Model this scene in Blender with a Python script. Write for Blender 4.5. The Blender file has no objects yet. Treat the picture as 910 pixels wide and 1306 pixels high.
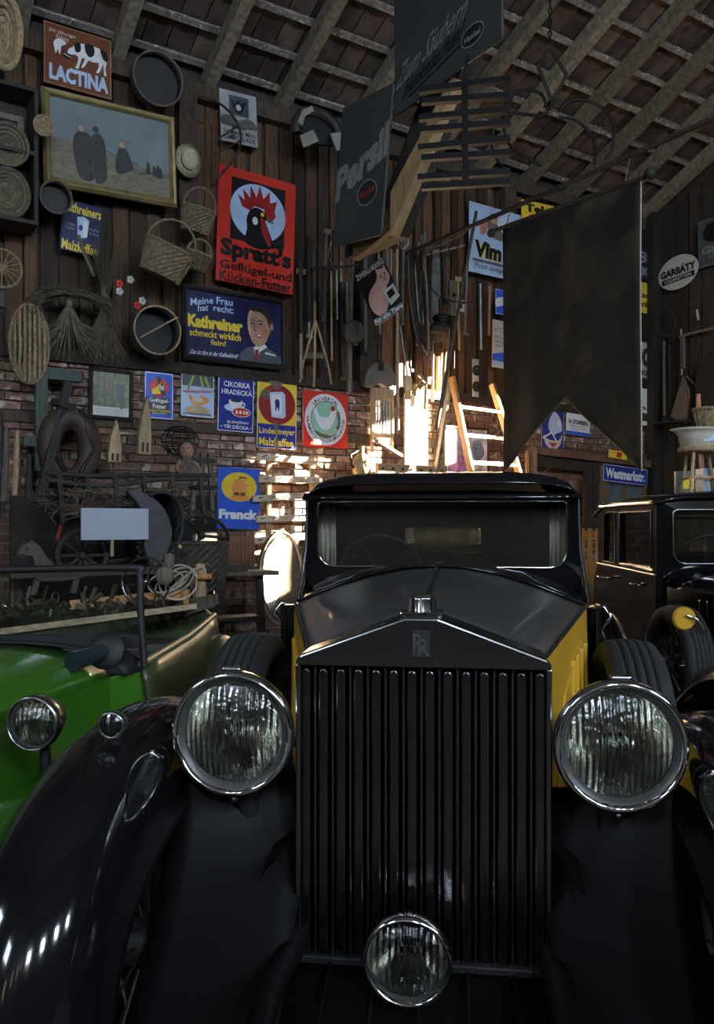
import bpy, math, random
from mathutils import Vector, Matrix, Euler

# ------------------------------------------------------------------ camera, light, exposure
scene = bpy.context.scene
COL = scene.collection
FPX, CX, CY, EYE = 1062.0, 455.0, 668.0, 1.39
cam_d = bpy.data.cameras.new('camera'); cam = bpy.data.objects.new('camera', cam_d); COL.objects.link(cam)
cam.location = (0, 0, EYE); cam.rotation_euler = (math.pi / 2, 0, 0)
cam_d.sensor_fit = 'VERTICAL'; cam_d.sensor_height = 36.0; cam_d.lens = FPX / 1306 * 36.0
cam_d.shift_y = (CY - 653) / 1306; cam_d.clip_start = 0.05; cam_d.clip_end = 200
scene.camera = cam
scene.view_settings.view_transform = 'Standard'; scene.view_settings.look = 'None'
scene.view_settings.gamma = 1.0; scene.view_settings.use_curve_mapping = False
scene.view_settings.exposure = 0.4

world = bpy.data.worlds.new('world'); scene.world = world; world.use_nodes = True
wb = world.node_tree.nodes['Background']
wb.inputs[0].default_value = (0.55, 0.68, 0.95, 1); wb.inputs[1].default_value = 0.25

# barn frame: x = along the sign wall, y = into the wall, z = up
WROT = math.radians(32.8)
WO = Vector((-1.28, 7.75, 0))
WU = Vector((math.cos(WROT), math.sin(WROT), 0)); WN = Vector((math.sin(WROT), -math.cos(WROT), 0))
def wpos(u, n, z): return WO + WU * u + WN * n + Vector((0, 0, z))

# low warm sun through the gable windows of the right wall, raking along the sign wall
SUN_S = (WU * 0.885 + WN * 0.375 + Vector((0, 0, 0.27))).normalized()
sd = bpy.data.lights.new('sun', 'SUN'); sd.energy = 260.0; sd.angle = math.radians(0.53); sd.color = (1.0, 0.83, 0.6)
so = bpy.data.objects.new('sun', sd); COL.objects.link(so); so.location = wpos(12, 5, 8)
so.rotation_euler = SUN_S.to_track_quat('Z', 'Y').to_euler()

def window_light(name, u, n, z, w, h, facing, power, color=(0.72, 0.84, 1.0)):
    d = bpy.data.lights.new(name, 'AREA'); d.shape = 'RECTANGLE'; d.size = w; d.size_y = h; d.energy = power; d.color = color
    o = bpy.data.objects.new(name, d); COL.objects.link(o); o.location = wpos(u, n, z)
    o.rotation_euler = (-facing).to_track_quat('Z', 'Y').to_euler()
    return o
ROOM = dict(u0=-7.5, u1=6.2, n1=13.0)
FRONT_WIN = [(-6.3, 5.2, .55, .9), (-3.6, 5.2, .55, .9), (-0.9, 5.2, .55, .9), (1.8, 5.2, .55, .9)]
for i, (u, z, w, h) in enumerate(FRONT_WIN):
    window_light('window_daylight', u, ROOM['n1'] - 0.05, z, w, h, -WN, 170)
LEFT_WIN = [(5.0, 3.6, .8, 1.0), (8.0, 3.6, .8, 1.0)]
for (n, z, w, h) in LEFT_WIN:
    window_light('window_daylight', ROOM['u0'] + 0.05, n, z, w, h, WU, 45)

# ------------------------------------------------------------------ helpers
random.seed(7)
R = random.uniform

class Frame:
    def __init__(s, origin, rot):
        s.o = Vector(origin); s.rot = rot; c, n = math.cos(rot), math.sin(rot)
        s.x = Vector((c, n, 0)); s.y = Vector((-n, c, 0))
    def px(s, px, py, y=0.0):
        """local (x, z) where the sight line through a picture point meets the plane local y"""
        d = Vector(((px - CX) / FPX, 1, (CY - py) / FPX)); c = Vector((0, 0, EYE))
        t = (y - (c - s.o).dot(s.y)) / d.dot(s.y)
        p = c + d * t
        return (p - s.o).dot(s.x), p.z
    def p3(s, px, py, y=0.0):
        x, z = s.px(px, py, y); return Vector((x, y, z))
    def w(s, x, y, z): return s.o + s.x * x + s.y * y + Vector((0, 0, z))
W = Frame(WO, WROT)

MATS = {}
def M(name, col, rough=.7, metal=0., var=.25, scale=6., stretch=(1, 1, 1), bump=0., rnd=0., coat=0., spec=.5, col2=None, patch=None, sheen=0.):
    """procedural material: two-tone noise, optional per-object variation, bump and worn patches"""
    if name in MATS: return MATS[name]
    m = bpy.data.materials.new(name); m.use_nodes = True; MATS[name] = m
    nt = m.node_tree; N = nt.nodes; L = nt.links; b = N['Principled BSDF']
    b.inputs['Roughness'].default_value = rough; b.inputs['Metallic'].default_value = metal
    b.inputs['Specular IOR Level'].default_value = spec
    if coat: b.inputs['Coat Weight'].default_value = coat; b.inputs['Coat Roughness'].default_value = .06
    c1 = [max(0, c * (1 - var)) for c in col[:3]] + [1]
    c2 = list(col2[:3]) + [1] if col2 else [min(1, c * (1 + var)) for c in col[:3]] + [1]
    tc = N.new('ShaderNodeTexCoord'); mp = N.new('ShaderNodeMapping'); mp.inputs['Scale'].default_value = stretch
    L.new(tc.outputs['Object'], mp.inputs[0])
    oi = N.new('ShaderNodeObjectInfo')
    if rnd:
        mul = N.new('ShaderNodeVectorMath'); mul.operation = 'MULTIPLY_ADD'
        mul.inputs[1].default_value = (37, 19, 53); L.new(oi.outputs['Random'], mul.inputs[0]); L.new(mp.outputs[0], mul.inputs[2])
        vec = mul.outputs[0]
    else: vec = mp.outputs[0]
    nz = N.new('ShaderNodeTexNoise'); nz.inputs['Scale'].default_value = scale; nz.inputs['Detail'].default_value = 5
    L.new(vec, nz.inputs['Vector'])
    rp = N.new('ShaderNodeValToRGB'); rp.color_ramp.elements[0].position = .3; rp.color_ramp.elements[1].position = .7
    rp.color_ramp.elements[0].color = c1; rp.color_ramp.elements[1].color = c2
    L.new(nz.outputs[0], rp.inputs[0]); out = rp.outputs[0]
    if patch:
        n2 = N.new('ShaderNodeTexNoise'); n2.inputs['Scale'].default_value = patch[1]; L.new(vec, n2.inputs['Vector'])
        r2 = N.new('ShaderNodeValToRGB'); r2.color_ramp.elements[0].position = patch[2]; r2.color_ramp.elements[1].position = patch[2] + .06
        L.new(n2.outputs[0], r2.inputs[0])
        mx = N.new('ShaderNodeMixRGB'); L.new(r2.outputs[0], mx.inputs[0]); L.new(out, mx.inputs[1]); mx.inputs[2].default_value = list(patch[0]) + [1]
        out = mx.outputs[0]
    if rnd:
        hv = N.new('ShaderNodeHueSaturation'); mr = N.new('ShaderNodeMapRange')
        mr.inputs['To Min'].default_value = 1 - rnd; mr.inputs['To Max'].default_value = 1 + rnd
        L.new(oi.outputs['Random'], mr.inputs[0]); L.new(mr.outputs[0], hv.inputs['Value']); L.new(out, hv.inputs['Color']); out = hv.outputs[0]
    L.new(out, b.inputs['Base Color'])
    if bump:
        bp = N.new('ShaderNodeBump'); bp.inputs['Strength'].default_value = bump; bp.inputs['Distance'].default_value = .01
        L.new(nz.outputs[0], bp.inputs['Height']); L.new(bp.outputs[0], b.inputs['Normal'])
    return m

def glass_mat(name, tint=(1, 1, 1), gloss=.12, rough=.02, haze=0):
    """thin pane: lets most light through, reflects a little"""
    if name in MATS: return MATS[name]
    m = bpy.data.materials.new(name); m.use_nodes = True; MATS[name] = m
    nt = m.node_tree; N = nt.nodes; L = nt.links; N.remove(N['Principled BSDF']); o = N['Material Output']
    t = N.new('ShaderNodeBsdfTransparent'); t.inputs[0].default_value = list(tint) + [1]
    g = N.new('ShaderNodeBsdfGlossy'); g.inputs['Roughness'].default_value = rough
    fr = N.new('ShaderNodeFresnel'); fr.inputs[0].default_value = 1.5
    ad = N.new('ShaderNodeMath'); ad.operation = 'MAXIMUM'; ad.inputs[1].default_value = gloss; L.new(fr.outputs[0], ad.inputs[0])
    mx = N.new('ShaderNodeMixShader'); L.new(ad.outputs[0], mx.inputs[0]); L.new(t.outputs[0], mx.inputs[1]); L.new(g.outputs[0], mx.inputs[2])
    out = mx.outputs[0]
    if haze:      # pale haze added to lift the dark behind the pane
        d = N.new('ShaderNodeBsdfDiffuse'); d.inputs[0].default_value = (.75, .68, .52, 1); nz = N.new('ShaderNodeTexNoise'); nz.inputs['Scale'].default_value = 4
        mr = N.new('ShaderNodeMapRange'); mr.inputs['To Min'].default_value = haze * .6; mr.inputs['To Max'].default_value = haze * 1.4; L.new(nz.outputs[0], mr.inputs[0])
        m2 = N.new('ShaderNodeMixShader'); L.new(mr.outputs[0], m2.inputs[0]); L.new(out, m2.inputs[1]); L.new(d.outputs[0], m2.inputs[2]); out = m2.outputs[0]
    L.new(out, o.inputs[0])
    return m

def smooth_loop(pts, closed=True, k=4):
    """Catmull-Rom through the points"""
    n = len(pts); out = []; rng = range(n) if closed else range(n - 1)
    P = lambda i: Vector(pts[i % n]) if closed else Vector(pts[max(0, min(n - 1, i))])
    for i in rng:
        a, b, c, d = P(i - 1), P(i), P(i + 1), P(i + 2)
        for j in range(k):
            t = j / k
            out.append(.5 * (2 * b + (c - a) * t + (2 * a - 5 * b + 4 * c - d) * t * t + (3 * b - a - 3 * c + d) * t ** 3))
    if not closed: out.append(Vector(pts[-1]))
    return out

class MB:
    """collects shapes, builds them as one mesh object"""
    def __init__(s): s.v = []; s.f = []; s.sm = []
    def add(s, vs, fs, smooth=False, mat=None):
        o = len(s.v)
        for p in vs:
            p = Vector(p); s.v.append(mat @ p if mat else p)
        for f in fs: s.f.append([i + o for i in f]); s.sm.append(smooth)
        return s
    def box(s, c, d, rot=None, taper=1.0):
        x, y, z = d[0] / 2, d[1] / 2, d[2] / 2; t = taper
        vs = [(-x, -y, -z), (x, -y, -z), (x, y, -z), (-x, y, -z), (-x * t, -y * t, z), (x * t, -y * t, z), (x * t, y * t, z), (-x * t, y * t, z)]
        m = Matrix.Translation(Vector(c)) @ (Euler(rot).to_matrix().to_4x4() if rot else Matrix())
        return s.add(vs, [(0, 3, 2, 1), (4, 5, 6, 7), (0, 1, 5, 4), (1, 2, 6, 5), (2, 3, 7, 6), (3, 0, 4, 7)], False, m)
    def bar(s, a, b, w, d, up=(0, 1, 0)):
        """square-section bar from a to b; w across, d along 'up'"""
        a, b = Vector(a), Vector(b); z = (b - a); l = z.length; z.normalize(); y = Vector(up); y = (y - z * y.dot(z)).normalized(); x = y.cross(z)
        m = Matrix((x, y, z)).transposed().to_4x4(); m.translation = (a + b) / 2
        x_, y_, z_ = w / 2, d / 2, l / 2
        vs = [(-x_, -y_, -z_), (x_, -y_, -z_), (x_, y_, -z_), (-x_, y_, -z_), (-x_, -y_, z_), (x_, -y_, z_), (x_, y_, z_), (-x_, y_, z_)]
        return s.add(vs, [(0, 3, 2, 1), (4, 5, 6, 7), (0, 1, 5, 4), (1, 2, 6, 5), (2, 3, 7, 6), (3, 0, 4, 7)], False, m)
    def tube(s, pts, r, seg=6, caps=True, closed=False):
        pts = [Vector(p) for p in pts]; n = len(pts); rs = r if isinstance(r, (list, tuple)) else [r] * n
        vs = []; fs = []; prev = None
        for i, p in enumerate(pts):
            if closed: t = pts[(i + 1) % n] - pts[i - 1]
            else: t = pts[min(n - 1, i + 1)] - pts[max(0, i - 1)]
            t.normalize()
            if prev is None:
                a = Vector((0, 0, 1)) if abs(t.z) < .9 else Vector((1, 0, 0)); x = a.cross(t).normalized()
            else:
                x = (prev - t * prev.dot(t)); x = x.normalized() if x.length > 1e-6 else prev
            prev = x; y = t.cross(x)
            for k in range(seg):
                an = 2 * math.pi * k / seg; vs.append(p + (x * math.cos(an) + y * math.sin(an)) * rs[i])
        for i in range(n if closed else n - 1):
            for k in range(seg):
                a = i * seg + k; b = i * seg + (k + 1) % seg; c = ((i + 1) % n) * seg + (k + 1) % seg; d = ((i + 1) % n) * seg + k
                fs.append((a, b, c, d))
        s.add(vs, fs, seg > 5)
        if caps and not closed:
            s.add(vs[:seg], [tuple(range(seg - 1, -1, -1))]); s.add(vs[-seg:], [tuple(range(seg))])
        return s
    def cyl(s, a, b, r0, r1=None, seg=16, caps=True): return s.tube([a, b], [r0, r0 if r1 is None else r1], seg, caps)
    def lathe(s, prof, seg=24, mat=None, smooth=True, arc=2 * math.pi):
        """profile [(r, z)] turned about local z"""
        vs = []; fs = []; full = abs(arc - 2 * math.pi) < 1e-6; ns = seg if full else seg + 1
        for r, z in prof:
            for k in range(ns):
                a = arc * k / seg; vs.append((r * math.cos(a), r * math.sin(a), z))
        for i in range(len(prof) - 1):
            for k in range(seg):
                a = i * ns + k; b = i * ns + (k + 1) % ns; fs.append((a, b, b + ns, a + ns))
        return s.add(vs, fs, smooth, mat)
    def sphere(s, c, r, seg=12, rings=8, sc=(1, 1, 1)):
        m = Matrix.Translation(Vector(c)) @ Matrix.Diagonal((sc[0], sc[1], sc[2], 1))
        return s.lathe([(max(1e-4, r * math.sin(math.pi * i / rings)), -r * math.cos(math.pi * i / rings)) for i in range(rings + 1)], seg, m)
    def grid(s, fn, nu, nv, smooth=True, wrap=False):
        vs = [fn(i / nu, j / nv) for i in range(nu + 1) for j in range(nv + 1)]
        fs = [(i * (nv + 1) + j, (i + 1) * (nv + 1) + j, (i + 1) * (nv + 1) + j + 1, i * (nv + 1) + j + 1) for i in range(nu) for j in range(nv)]
        return s.add(vs, fs, smooth)
    def prism(s, pts, y0, y1):
        """outline [(x, z)] extruded from y0 to y1"""
        n = len(pts); area = sum(pts[i][0] * pts[(i + 1) % n][1] - pts[(i + 1) % n][0] * pts[i][1] for i in range(n))
        if area < 0: pts = list(pts)[::-1]
        vs = [(p[0], y0, p[1]) for p in pts] + [(p[0], y1, p[1]) for p in pts]
        return s.add(vs, [tuple(range(n)), tuple(range(2 * n - 1, n - 1, -1))] + [(i, i + n, (i + 1) % n + n, (i + 1) % n) for i in range(n)])
    def flat(s, pts, y):
        n = len(pts); area = sum(pts[i][0] * pts[(i + 1) % n][1] - pts[(i + 1) % n][0] * pts[i][1] for i in range(n))
        if area < 0: pts = list(pts)[::-1]
        return s.add([(p[0], y, p[1]) for p in pts], [tuple(range(n))])
    def mesh(s, name, mat):
        me = bpy.data.meshes.new(name); me.from_pydata([tuple(v) for v in s.v], [], s.f)
        if any(s.sm): me.polygons.foreach_set('use_smooth', s.sm)
        me.materials.append(mat); me.update(); return me
    def build(s, name, mat, parent=None, loc=(0, 0, 0), rot=(0, 0, 0), bevel=0, sub=0, solid=0, segs=2):
        return place(s.mesh(name, mat), name, parent, loc, rot, bevel, sub, solid, segs)

def place(me, name, parent=None, loc=(0, 0, 0), rot=(0, 0, 0), bevel=0, sub=0, solid=0, segs=2):
    o = bpy.data.objects.new(name, me); COL.objects.link(o); o.parent = parent; o.location = loc; o.rotation_euler = rot
    if solid: m = o.modifiers.new('solid', 'SOLIDIFY'); m.thickness = solid; m.offset = 0
    if bevel: m = o.modifiers.new('bevel', 'BEVEL'); m.width = bevel; m.segments = segs; m.limit_method = 'ANGLE'
    if sub: m = o.modifiers.new('subdiv', 'SUBSURF'); m.levels = sub; m.render_levels = sub
    return o
def tag(o, label, cat, group=None):
    o['label'] = label; o['category'] = cat
    if group: o['group'] = group
    return o
def thing(name, label, cat, loc=(0, 0, 0), rot=(0, 0, 0), group=None):
    o = bpy.data.objects.new(name, None); COL.objects.link(o); o.location = loc; o.rotation_euler = rot; o.empty_display_size = .1
    return tag(o, label, cat, group)
def wthing(name, label, cat, x, y, z, roll=0, group=None, tilt=0):
    """a thing standing in the barn frame"""
    return thing(name, label, cat, W.w(x, y, z), (tilt, roll, WROT), group)
def wmesh(name, label, cat, mb, mat, group=None, **k):
    """one-mesh thing whose vertices are given in the barn frame; origin moved to its base"""
    c = Vector((sum(v.x for v in mb.v) / len(mb.v), sum(v.y for v in mb.v) / len(mb.v), min(v.z for v in mb.v)))
    mb.v = [v - c for v in mb.v]
    o = mb.build(name, mat, None, W.w(*c), (0, 0, WROT), **k); return tag(o, label, cat, group)
def struct(name, mb, mat, loc=(0, 0, 0), rot=(0, 0, 0), parent=None, **k):
    o = mb.build(name, mat, parent, loc, rot, **k)
    if parent is None: o['kind'] = 'structure'
    return o
def copy_tree(o, parent=None):
    c = o.copy(); COL.objects.link(c); c.parent = parent
    for ch in list(o.children): copy_tree(ch, c)
    return c

_txt = {}
def text_geo(t, bold=0.02, spacing=1.0):
    key = (t, bold, spacing)
    if key not in _txt:
        cu = bpy.data.curves.new('t', 'FONT'); cu.body = t; cu.resolution_u = 2; cu.offset = bold; cu.space_character = spacing
        ob = bpy.data.objects.new('t', cu); COL.objects.link(ob)
        dg = bpy.context.evaluated_depsgraph_get(); me = bpy.data.meshes.new_from_object(ob.evaluated_get(dg))
        vs = [(v.co.x, v.co.y) for v in me.vertices]; fs = [tuple(p.vertices) for p in me.polygons]
        bpy.data.objects.remove(ob); bpy.data.curves.remove(cu); bpy.data.meshes.remove(me)
        _txt[key] = (vs, fs)
    return _txt[key]

# ------------------------------------------------------------------ materials
OAK = M('old_oak', (.05, .034, .022), .8, var=.5, scale=9, stretch=(8, 8, .7), bump=.5, rnd=.45)
PLANK = M('wall_plank', (.1, .052, .025), .8, var=.55, scale=8, stretch=(7, 7, .6), bump=.5, rnd=.7)
DARKW = M('dark_wood', (.03, .025, .02), .75, var=.4, scale=9, stretch=(6, 6, .8), bump=.4, rnd=.3)
PALEW = M('pale_wood', (.36, .25, .14), .7, var=.3, scale=9, stretch=(6, 6, .8), bump=.3, rnd=.2)
ORANGEW = M('orange_wood', (.45, .22, .07), .6, var=.25, scale=9, stretch=(6, 6, .8), bump=.2, rnd=.15)
GREYW = M('grey_wood', (.13, .108, .082), .85, var=.4, scale=9, stretch=(6, 6, .8), bump=.4, rnd=.3)
RAFTER = M('rafter_wood', (.17, .145, .1), .85, var=.4, scale=7, stretch=(3, 3, 3), bump=.4, rnd=.25)
BATTEN = M('batten_wood', (.2, .18, .15), .9, var=.5, scale=14, bump=.6, rnd=.2, patch=((.5, .48, .44), 25, .62))
TILE = M('roof_tile', (.085, .058, .045), .9, var=.5, scale=5, bump=.3, rnd=.5)
BRICK = M('brick', (.2, .12, .085), .9, var=.45, scale=18, bump=.4, rnd=.45, patch=((.4, .35, .29), 9, .56))
MORTAR = M('mortar', (.24, .215, .18), .95, var=.3, scale=30, bump=.5)
FLOOR = M('earth_floor', (.085, .075, .062), .95, var=.4, scale=3, bump=.5)
IRON = M('dark_iron', (.022, .02, .019), .55, .6, var=.4, scale=20, bump=.2, rnd=.2)
RUST = M('rusty_iron', (.06, .04, .03), .8, .3, var=.5, scale=20, bump=.4)
STEEL = M('worn_steel', (.3, .3, .29), .45, .8, var=.3, scale=15, bump=.1)
CHROME = M('chrome', (.75, .75, .74), .1, 1., var=.05)
DULLCH = M('dull_chrome', (.34, .335, .33), .25, 1., var=.15, scale=8)
SHELL = M('radiator_metal', (.2, .2, .2), .22, 1., var=.12, scale=10)
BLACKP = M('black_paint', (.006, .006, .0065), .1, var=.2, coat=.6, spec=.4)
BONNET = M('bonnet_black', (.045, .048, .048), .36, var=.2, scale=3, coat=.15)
DULLBLK = M('dull_black', (.010, .010, .011), .6, var=.3)
APRONB = M('apron_black', (.004, .004, .0042), .5, var=.3, spec=.12)
YELLOW = M('yellow_paint', (.62, .36, .03), .35, var=.08, scale=3)
GREENP = M('green_paint', (.038, .145, .012), .22, var=.1, scale=3, coat=.4)
OLIVE = M('olive_paint', (.035, .05, .016), .42, var=.2, scale=3, coat=.2)
RUBBER = M('tyre_rubber', (.022, .023, .024), .75, var=.3, scale=10)
WICKER = M('wicker', (.19, .14, .085), .8, var=.4, scale=30, bump=.3, rnd=.2)
STRAW = M('straw', (.27, .2, .11), .85, var=.4, scale=30, rnd=.2)
DSTRAW = M('dark_straw', (.12, .1, .065), .9, var=.4, scale=30, rnd=.2)
LEATHER = M('leather', (.03, .024, .02), .5, var=.3, scale=10, bump=.2)
CREAM = M('cream_cloth', (.62, .57, .46), .9, var=.1, scale=5)
ROPE = M('cord', (.5, .45, .36), .8, var=.2, scale=30)
WHITE = M('enamel_white', (.78, .8, .82), .25, var=.04, scale=3, coat=.3)
OFFW = M('enamel_offwhite', (.55, .55, .5), .3, var=.12, scale=5)
PAPER = M('paper', (.72, .73, .68), .7, var=.06)
EBLACK = M('enamel_black', (.012, .011, .012), .3, var=.2)
RED = M('enamel_red', (.62, .045, .03), .25, var=.08, scale=3, coat=.3)
DRED = M('enamel_dark_red', (.3, .02, .02), .3, var=.15, scale=3)
BROWN = M('enamel_brown', (.16, .05, .022), .3, var=.2, scale=6)
BLUE = M('enamel_blue', (.03, .045, .27), .22, var=.15, scale=4, coat=.3)
NAVY = M('enamel_navy', (.022, .024, .085), .22, var=.25, scale=4, coat=.3)
COBALT = M('enamel_cobalt', (.04, .12, .62), .25, var=.12, scale=4, coat=.3)
SKYB = M('enamel_pale_blue', (.42, .58, .78), .3, var=.12, scale=4)
EYEL = M('enamel_yellow', (.8, .6, .05), .25, var=.08, scale=4, coat=.3)
MINT = M('enamel_mint', (.33, .6, .47), .25, var=.08, scale=4)
PINK = M('print_pink', (.62, .36, .3), .4, var=.1, scale=8)
SKIN = M('print_skin', (.45, .26, .17), .35, var=.2, scale=25)
GREYP = M('print_grey', (.12, .125, .12), .35, var=.2, scale=10)
SLATE = M('slate_print', (.07, .09, .095), .35, var=.2, scale=10)
GILT = M('gilt', (.32, .25, .11), .4, .4, var=.3, scale=12)
DGREY = M('sign_dark_grey', (.045, .052, .05), .5, var=.12, scale=2)
MGREY = M('letter_grey', (.23, .23, .235), .5, var=.1)
ORANGE = M('enamel_orange', (.75, .3, .08), .3, var=.1, scale=5)
GREENW = M('green_wood', (.06, .085, .065), .7, var=.3, scale=9, stretch=(5, 5, .8), bump=.3)
GLASS = glass_mat('window_glass', (.92, .95, .93), .06)
SCREEN = glass_mat('car_screen_glass', (.85, .87, .83), .06, haze=.008)
HAZED = glass_mat('hazed_windscreen', (.85, .87, .83), .06, haze=.024)  # stronger haze, lightens the dark cabin behind it

# ------------------------------------------------------------------ the barn
Z_BR, Z_TOP, PITCH = 2.77, 5.405, math.radians(24.4)
TP = math.tan(PITCH)
u0, u1, n1 = ROOM['u0'], ROOM['u1'], ROOM['n1']
RIDGE = 9.0
ZR = Z_TOP + RIDGE * TP
def roof_z(n): return Z_TOP + n * TP if n <= RIDGE else ZR - (n - RIDGE) * TP

struct('floor', MB().box((( u0 + u1) / 2, -n1 / 2, -.05), (u1 - u0 + .6, n1 + .6, .1)), FLOOR, WO, (0, 0, WROT))

# back wall: mortar bed and backing, then bricks, rails and planks
wb_ = MB().box(((u0 + u1) / 2, .13, Z_BR / 2), (u1 - u0, .22, Z_BR))
wall_back = struct('wall_back', wb_, MORTAR, WO, (0, 0, WROT))
MB().box(((u0 + u1) / 2, .16, (Z_BR + Z_TOP) / 2 + .15), (u1 - u0 + .3, .1, Z_TOP - Z_BR + .3)).build('backing_boards', DARKW, wall_back)
bricks = []
for k in range(3):
    b = MB().box((0, 0, 0), (.238 - .004 * k, .05, .063 - .002 * k))
    b.v = [v + Vector((R(-.003, .003), R(-.004, .004), R(-.003, .003))) for v in b.v]
    bricks.append(b.mesh('brick', BRICK))
rest = MB(); nb = 0
row = 0; z = .04
while z < Z_BR - .03:
    off = .125 if row % 2 else 0
    if not (2.2 < z < 2.33):
        u = u0 + off
        while u < u1:
            uu = u + .125
            front = (-2.1 < uu < 1.75 and z > 1.72) or (3.55 < uu < 5.0 and z > 2.05)
            if front and nb < 300:
                place(bricks[random.randrange(3)], 'brick', wall_back, (uu, R(.004, .014), z), (0, R(-.008, .008), 0)); nb += 1
            elif -3 < uu: rest.box((uu, .012, z), (.236, .05, .062))
            u += .25
    row += 1; z += .077
o = rest.build('brickwork', BRICK, wall_back); o['kind'] = 'stuff'
MB().box(((u0 + u1) / 2, .0, 2.265), (u1 - u0, .1, .09)).build('timber_rail', OAK, wall_back)
MB().box(((u0 + u1) / 2, -.01, Z_BR + .02), (u1 - u0, .12, .1)).build('timber_rail', OAK, wall_back)
MB().box(((u0 + u1) / 2, .02, Z_TOP - .06), (u1 - u0, .12, .14)).build('timber_rail', OAK, wall_back)
u = -3.0
while u < u1:
    w = R(.08, .15)
    z1 = Z_TOP + .02; z0 = Z_BR + .06
    if u < -2.6 or u + w > 6.2: w = .16
    MB().box((0, 0, (z1 - z0) / 2), (w, .028, z1 - z0)).build('plank', PLANK, wall_back, (u + w / 2, R(.075, .095), z0), (0, R(-.004, .004), 0))
    u += w + R(.015, .05)
for pu in (-.32, 1.62, 3.62, 5.4):      # posts of the frame
    MB().box((pu, .02, (Z_BR + Z_TOP) / 2), (.17, .13, Z_TOP - Z_BR)).build('post', OAK, wall_back)

# right wall, planked, with two gable windows that let the sun in
WR = Frame(W.w(u1, 0, 0), WROT - math.pi / 2)      # local x = toward the camera side, y = out of the barn
WIN_R = [(1.60, 3.12, .42, 1.3), (2.10, 2.78, .52, 1.08), (3.44, 2.62, .30, .95)]   # n0, z0, width, height
def wall_with_holes(length, top, holes, y, th):
    """top(x) gives the wall's height; holes are x0, z0, w, h"""
    mb = MB(); xs = sorted({0, length} | {h[0] for h in holes} | {h[0] + h[2] for h in holes} | ({RIDGE} if length > RIDGE else set()))
    for a, b in zip(xs, xs[1:]):
        hs = sorted([(h[1], h[1] + h[3]) for h in holes if h[0] <= a + 1e-6 and h[0] + h[2] >= b - 1e-6])
        z = 0
        for (h0, h1) in hs:
            mb.prism([(a, z), (b, z), (b, h0), (a, h0)], y, y + th); z = h1
        mb.prism([(a, z), (b, z), (b, top(b)), (a, top(a))], y, y + th)
    return mb
wall_right = struct('wall_right', wall_with_holes(n1 + .3, lambda n: roof_z(n) + .3, WIN_R, .05, .15), DARKW, WR.o, (0, 0, WR.rot))
x = .02
while x < 4.3:
    w = R(.13, .19); 
    if not any(h[0] - w < x < h[0] + h[2] for h in WIN_R):
        zt = roof_z(x) - .02
        MB().box((0, 0, zt / 2), (w, .03, zt)).build('plank', DARKW, wall_right, (x + w / 2, R(.02, .035), 0))
    x += w + R(.006, .02)
for i, (a, z, w, h) in enumerate(WIN_R):
    fr = MB()
    for (p, q) in (((a, z), (a + w, z)), ((a, z + h), (a + w, z + h)), ((a, z), (a, z + h)), ((a + w, z), (a + w, z + h))):
        fr.bar((p[0], .1, p[1]), (q[0], .1, q[1]), .05, .12)
    wo = struct('window_%d' % (i + 1 if i < 2 else i + 2), fr, GREYW, WR.o, (0, 0, WR.rot))
    MB().bar((a, .12, z + h * .55), (a + w, .12, z + h * .55), .035, .035, (0, 1, 0)).build('glazing_bar', GREYW, wo)

# left and front walls
WL = Frame(W.w(u0, 0, 0), WROT - math.pi / 2)
struct('wall_left', wall_with_holes(n1 + .3, lambda n: roof_z(n) + .3, [(n - w / 2, z - h / 2, w, h) for n, z, w, h in LEFT_WIN], -.2, .15), DARKW, WL.o, (0, 0, WL.rot))
WF = Frame(W.w(u0, -n1, 0), WROT)
struct('wall_front', wall_with_holes(u1 - u0, lambda x: roof_z(n1) + .3, [(u - w / 2 - u0, z - h / 2, w, h) for u, z, w, h in FRONT_WIN], -.2, .15), DARKW, WF.o, (0, 0, WF.rot))

# roof: sheathing above, tiles on battens on rafters below
cl = MB()
for (a, b) in ((-.3, RIDGE), (RIDGE, n1 + .3)):
    za, zb = roof_z(a) + .3, roof_z(b) + .3
    cl.add([(u0 - .3, -a, za), (u1 + .3, -a, za), (u1 + .3, -b, zb), (u0 - .3, -b, zb), (u0 - .3, -a, za + .08), (u1 + .3, -a, za + .08), (u1 + .3, -b, zb + .08), (u0 - .3, -b, zb + .08)],
           [(0, 1, 2, 3), (7, 6, 5, 4), (0, 4, 5, 1), (1, 5, 6, 2), (2, 6, 7, 3), (3, 7, 4, 0)])
ceiling = struct('ceiling', cl, DARKW, WO, (0, 0, WROT))
rx = PITCH
def on_roof(u, s, h):      # s = along the slope from the wall top, h = above the rafter's underside
    return (u, -(s * math.cos(PITCH) - h * math.sin(PITCH)), Z_TOP + s * math.sin(PITCH) + h * math.cos(PITCH))
for ru in (-2.6, -1.75, -.95, -.1, .66, 1.5, 2.55, 3.25, 3.95, 4.7, 5.4, 6.05):
    MB().box((0, -1.75, .08), (.11, 3.9, .15)).build('rafter', RAFTER, ceiling, on_roof(ru, 0, 0), (-rx, 0, 0))
for k in range(10):
    s = .1 + k * .365
    MB().box((0, 0, 0), (u1 + 3.2, .055, .035)).build('batten', BATTEN, ceiling, on_roof((u1 - 3.2) / 2, s, .173), (-rx, R(-.004, .004), R(-.002, .002)))
tl = []
for k in range(3):
    def tf(a, b, k=k): return ((a - .5) * .212, (b - .5) * -.40, .008 * math.cos((a - .5) * 6.28) + .001 * k)
    t = MB().grid(tf, 4, 1); tl.append(t.mesh('roof_tile', TILE))
nt_ = 0
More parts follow.
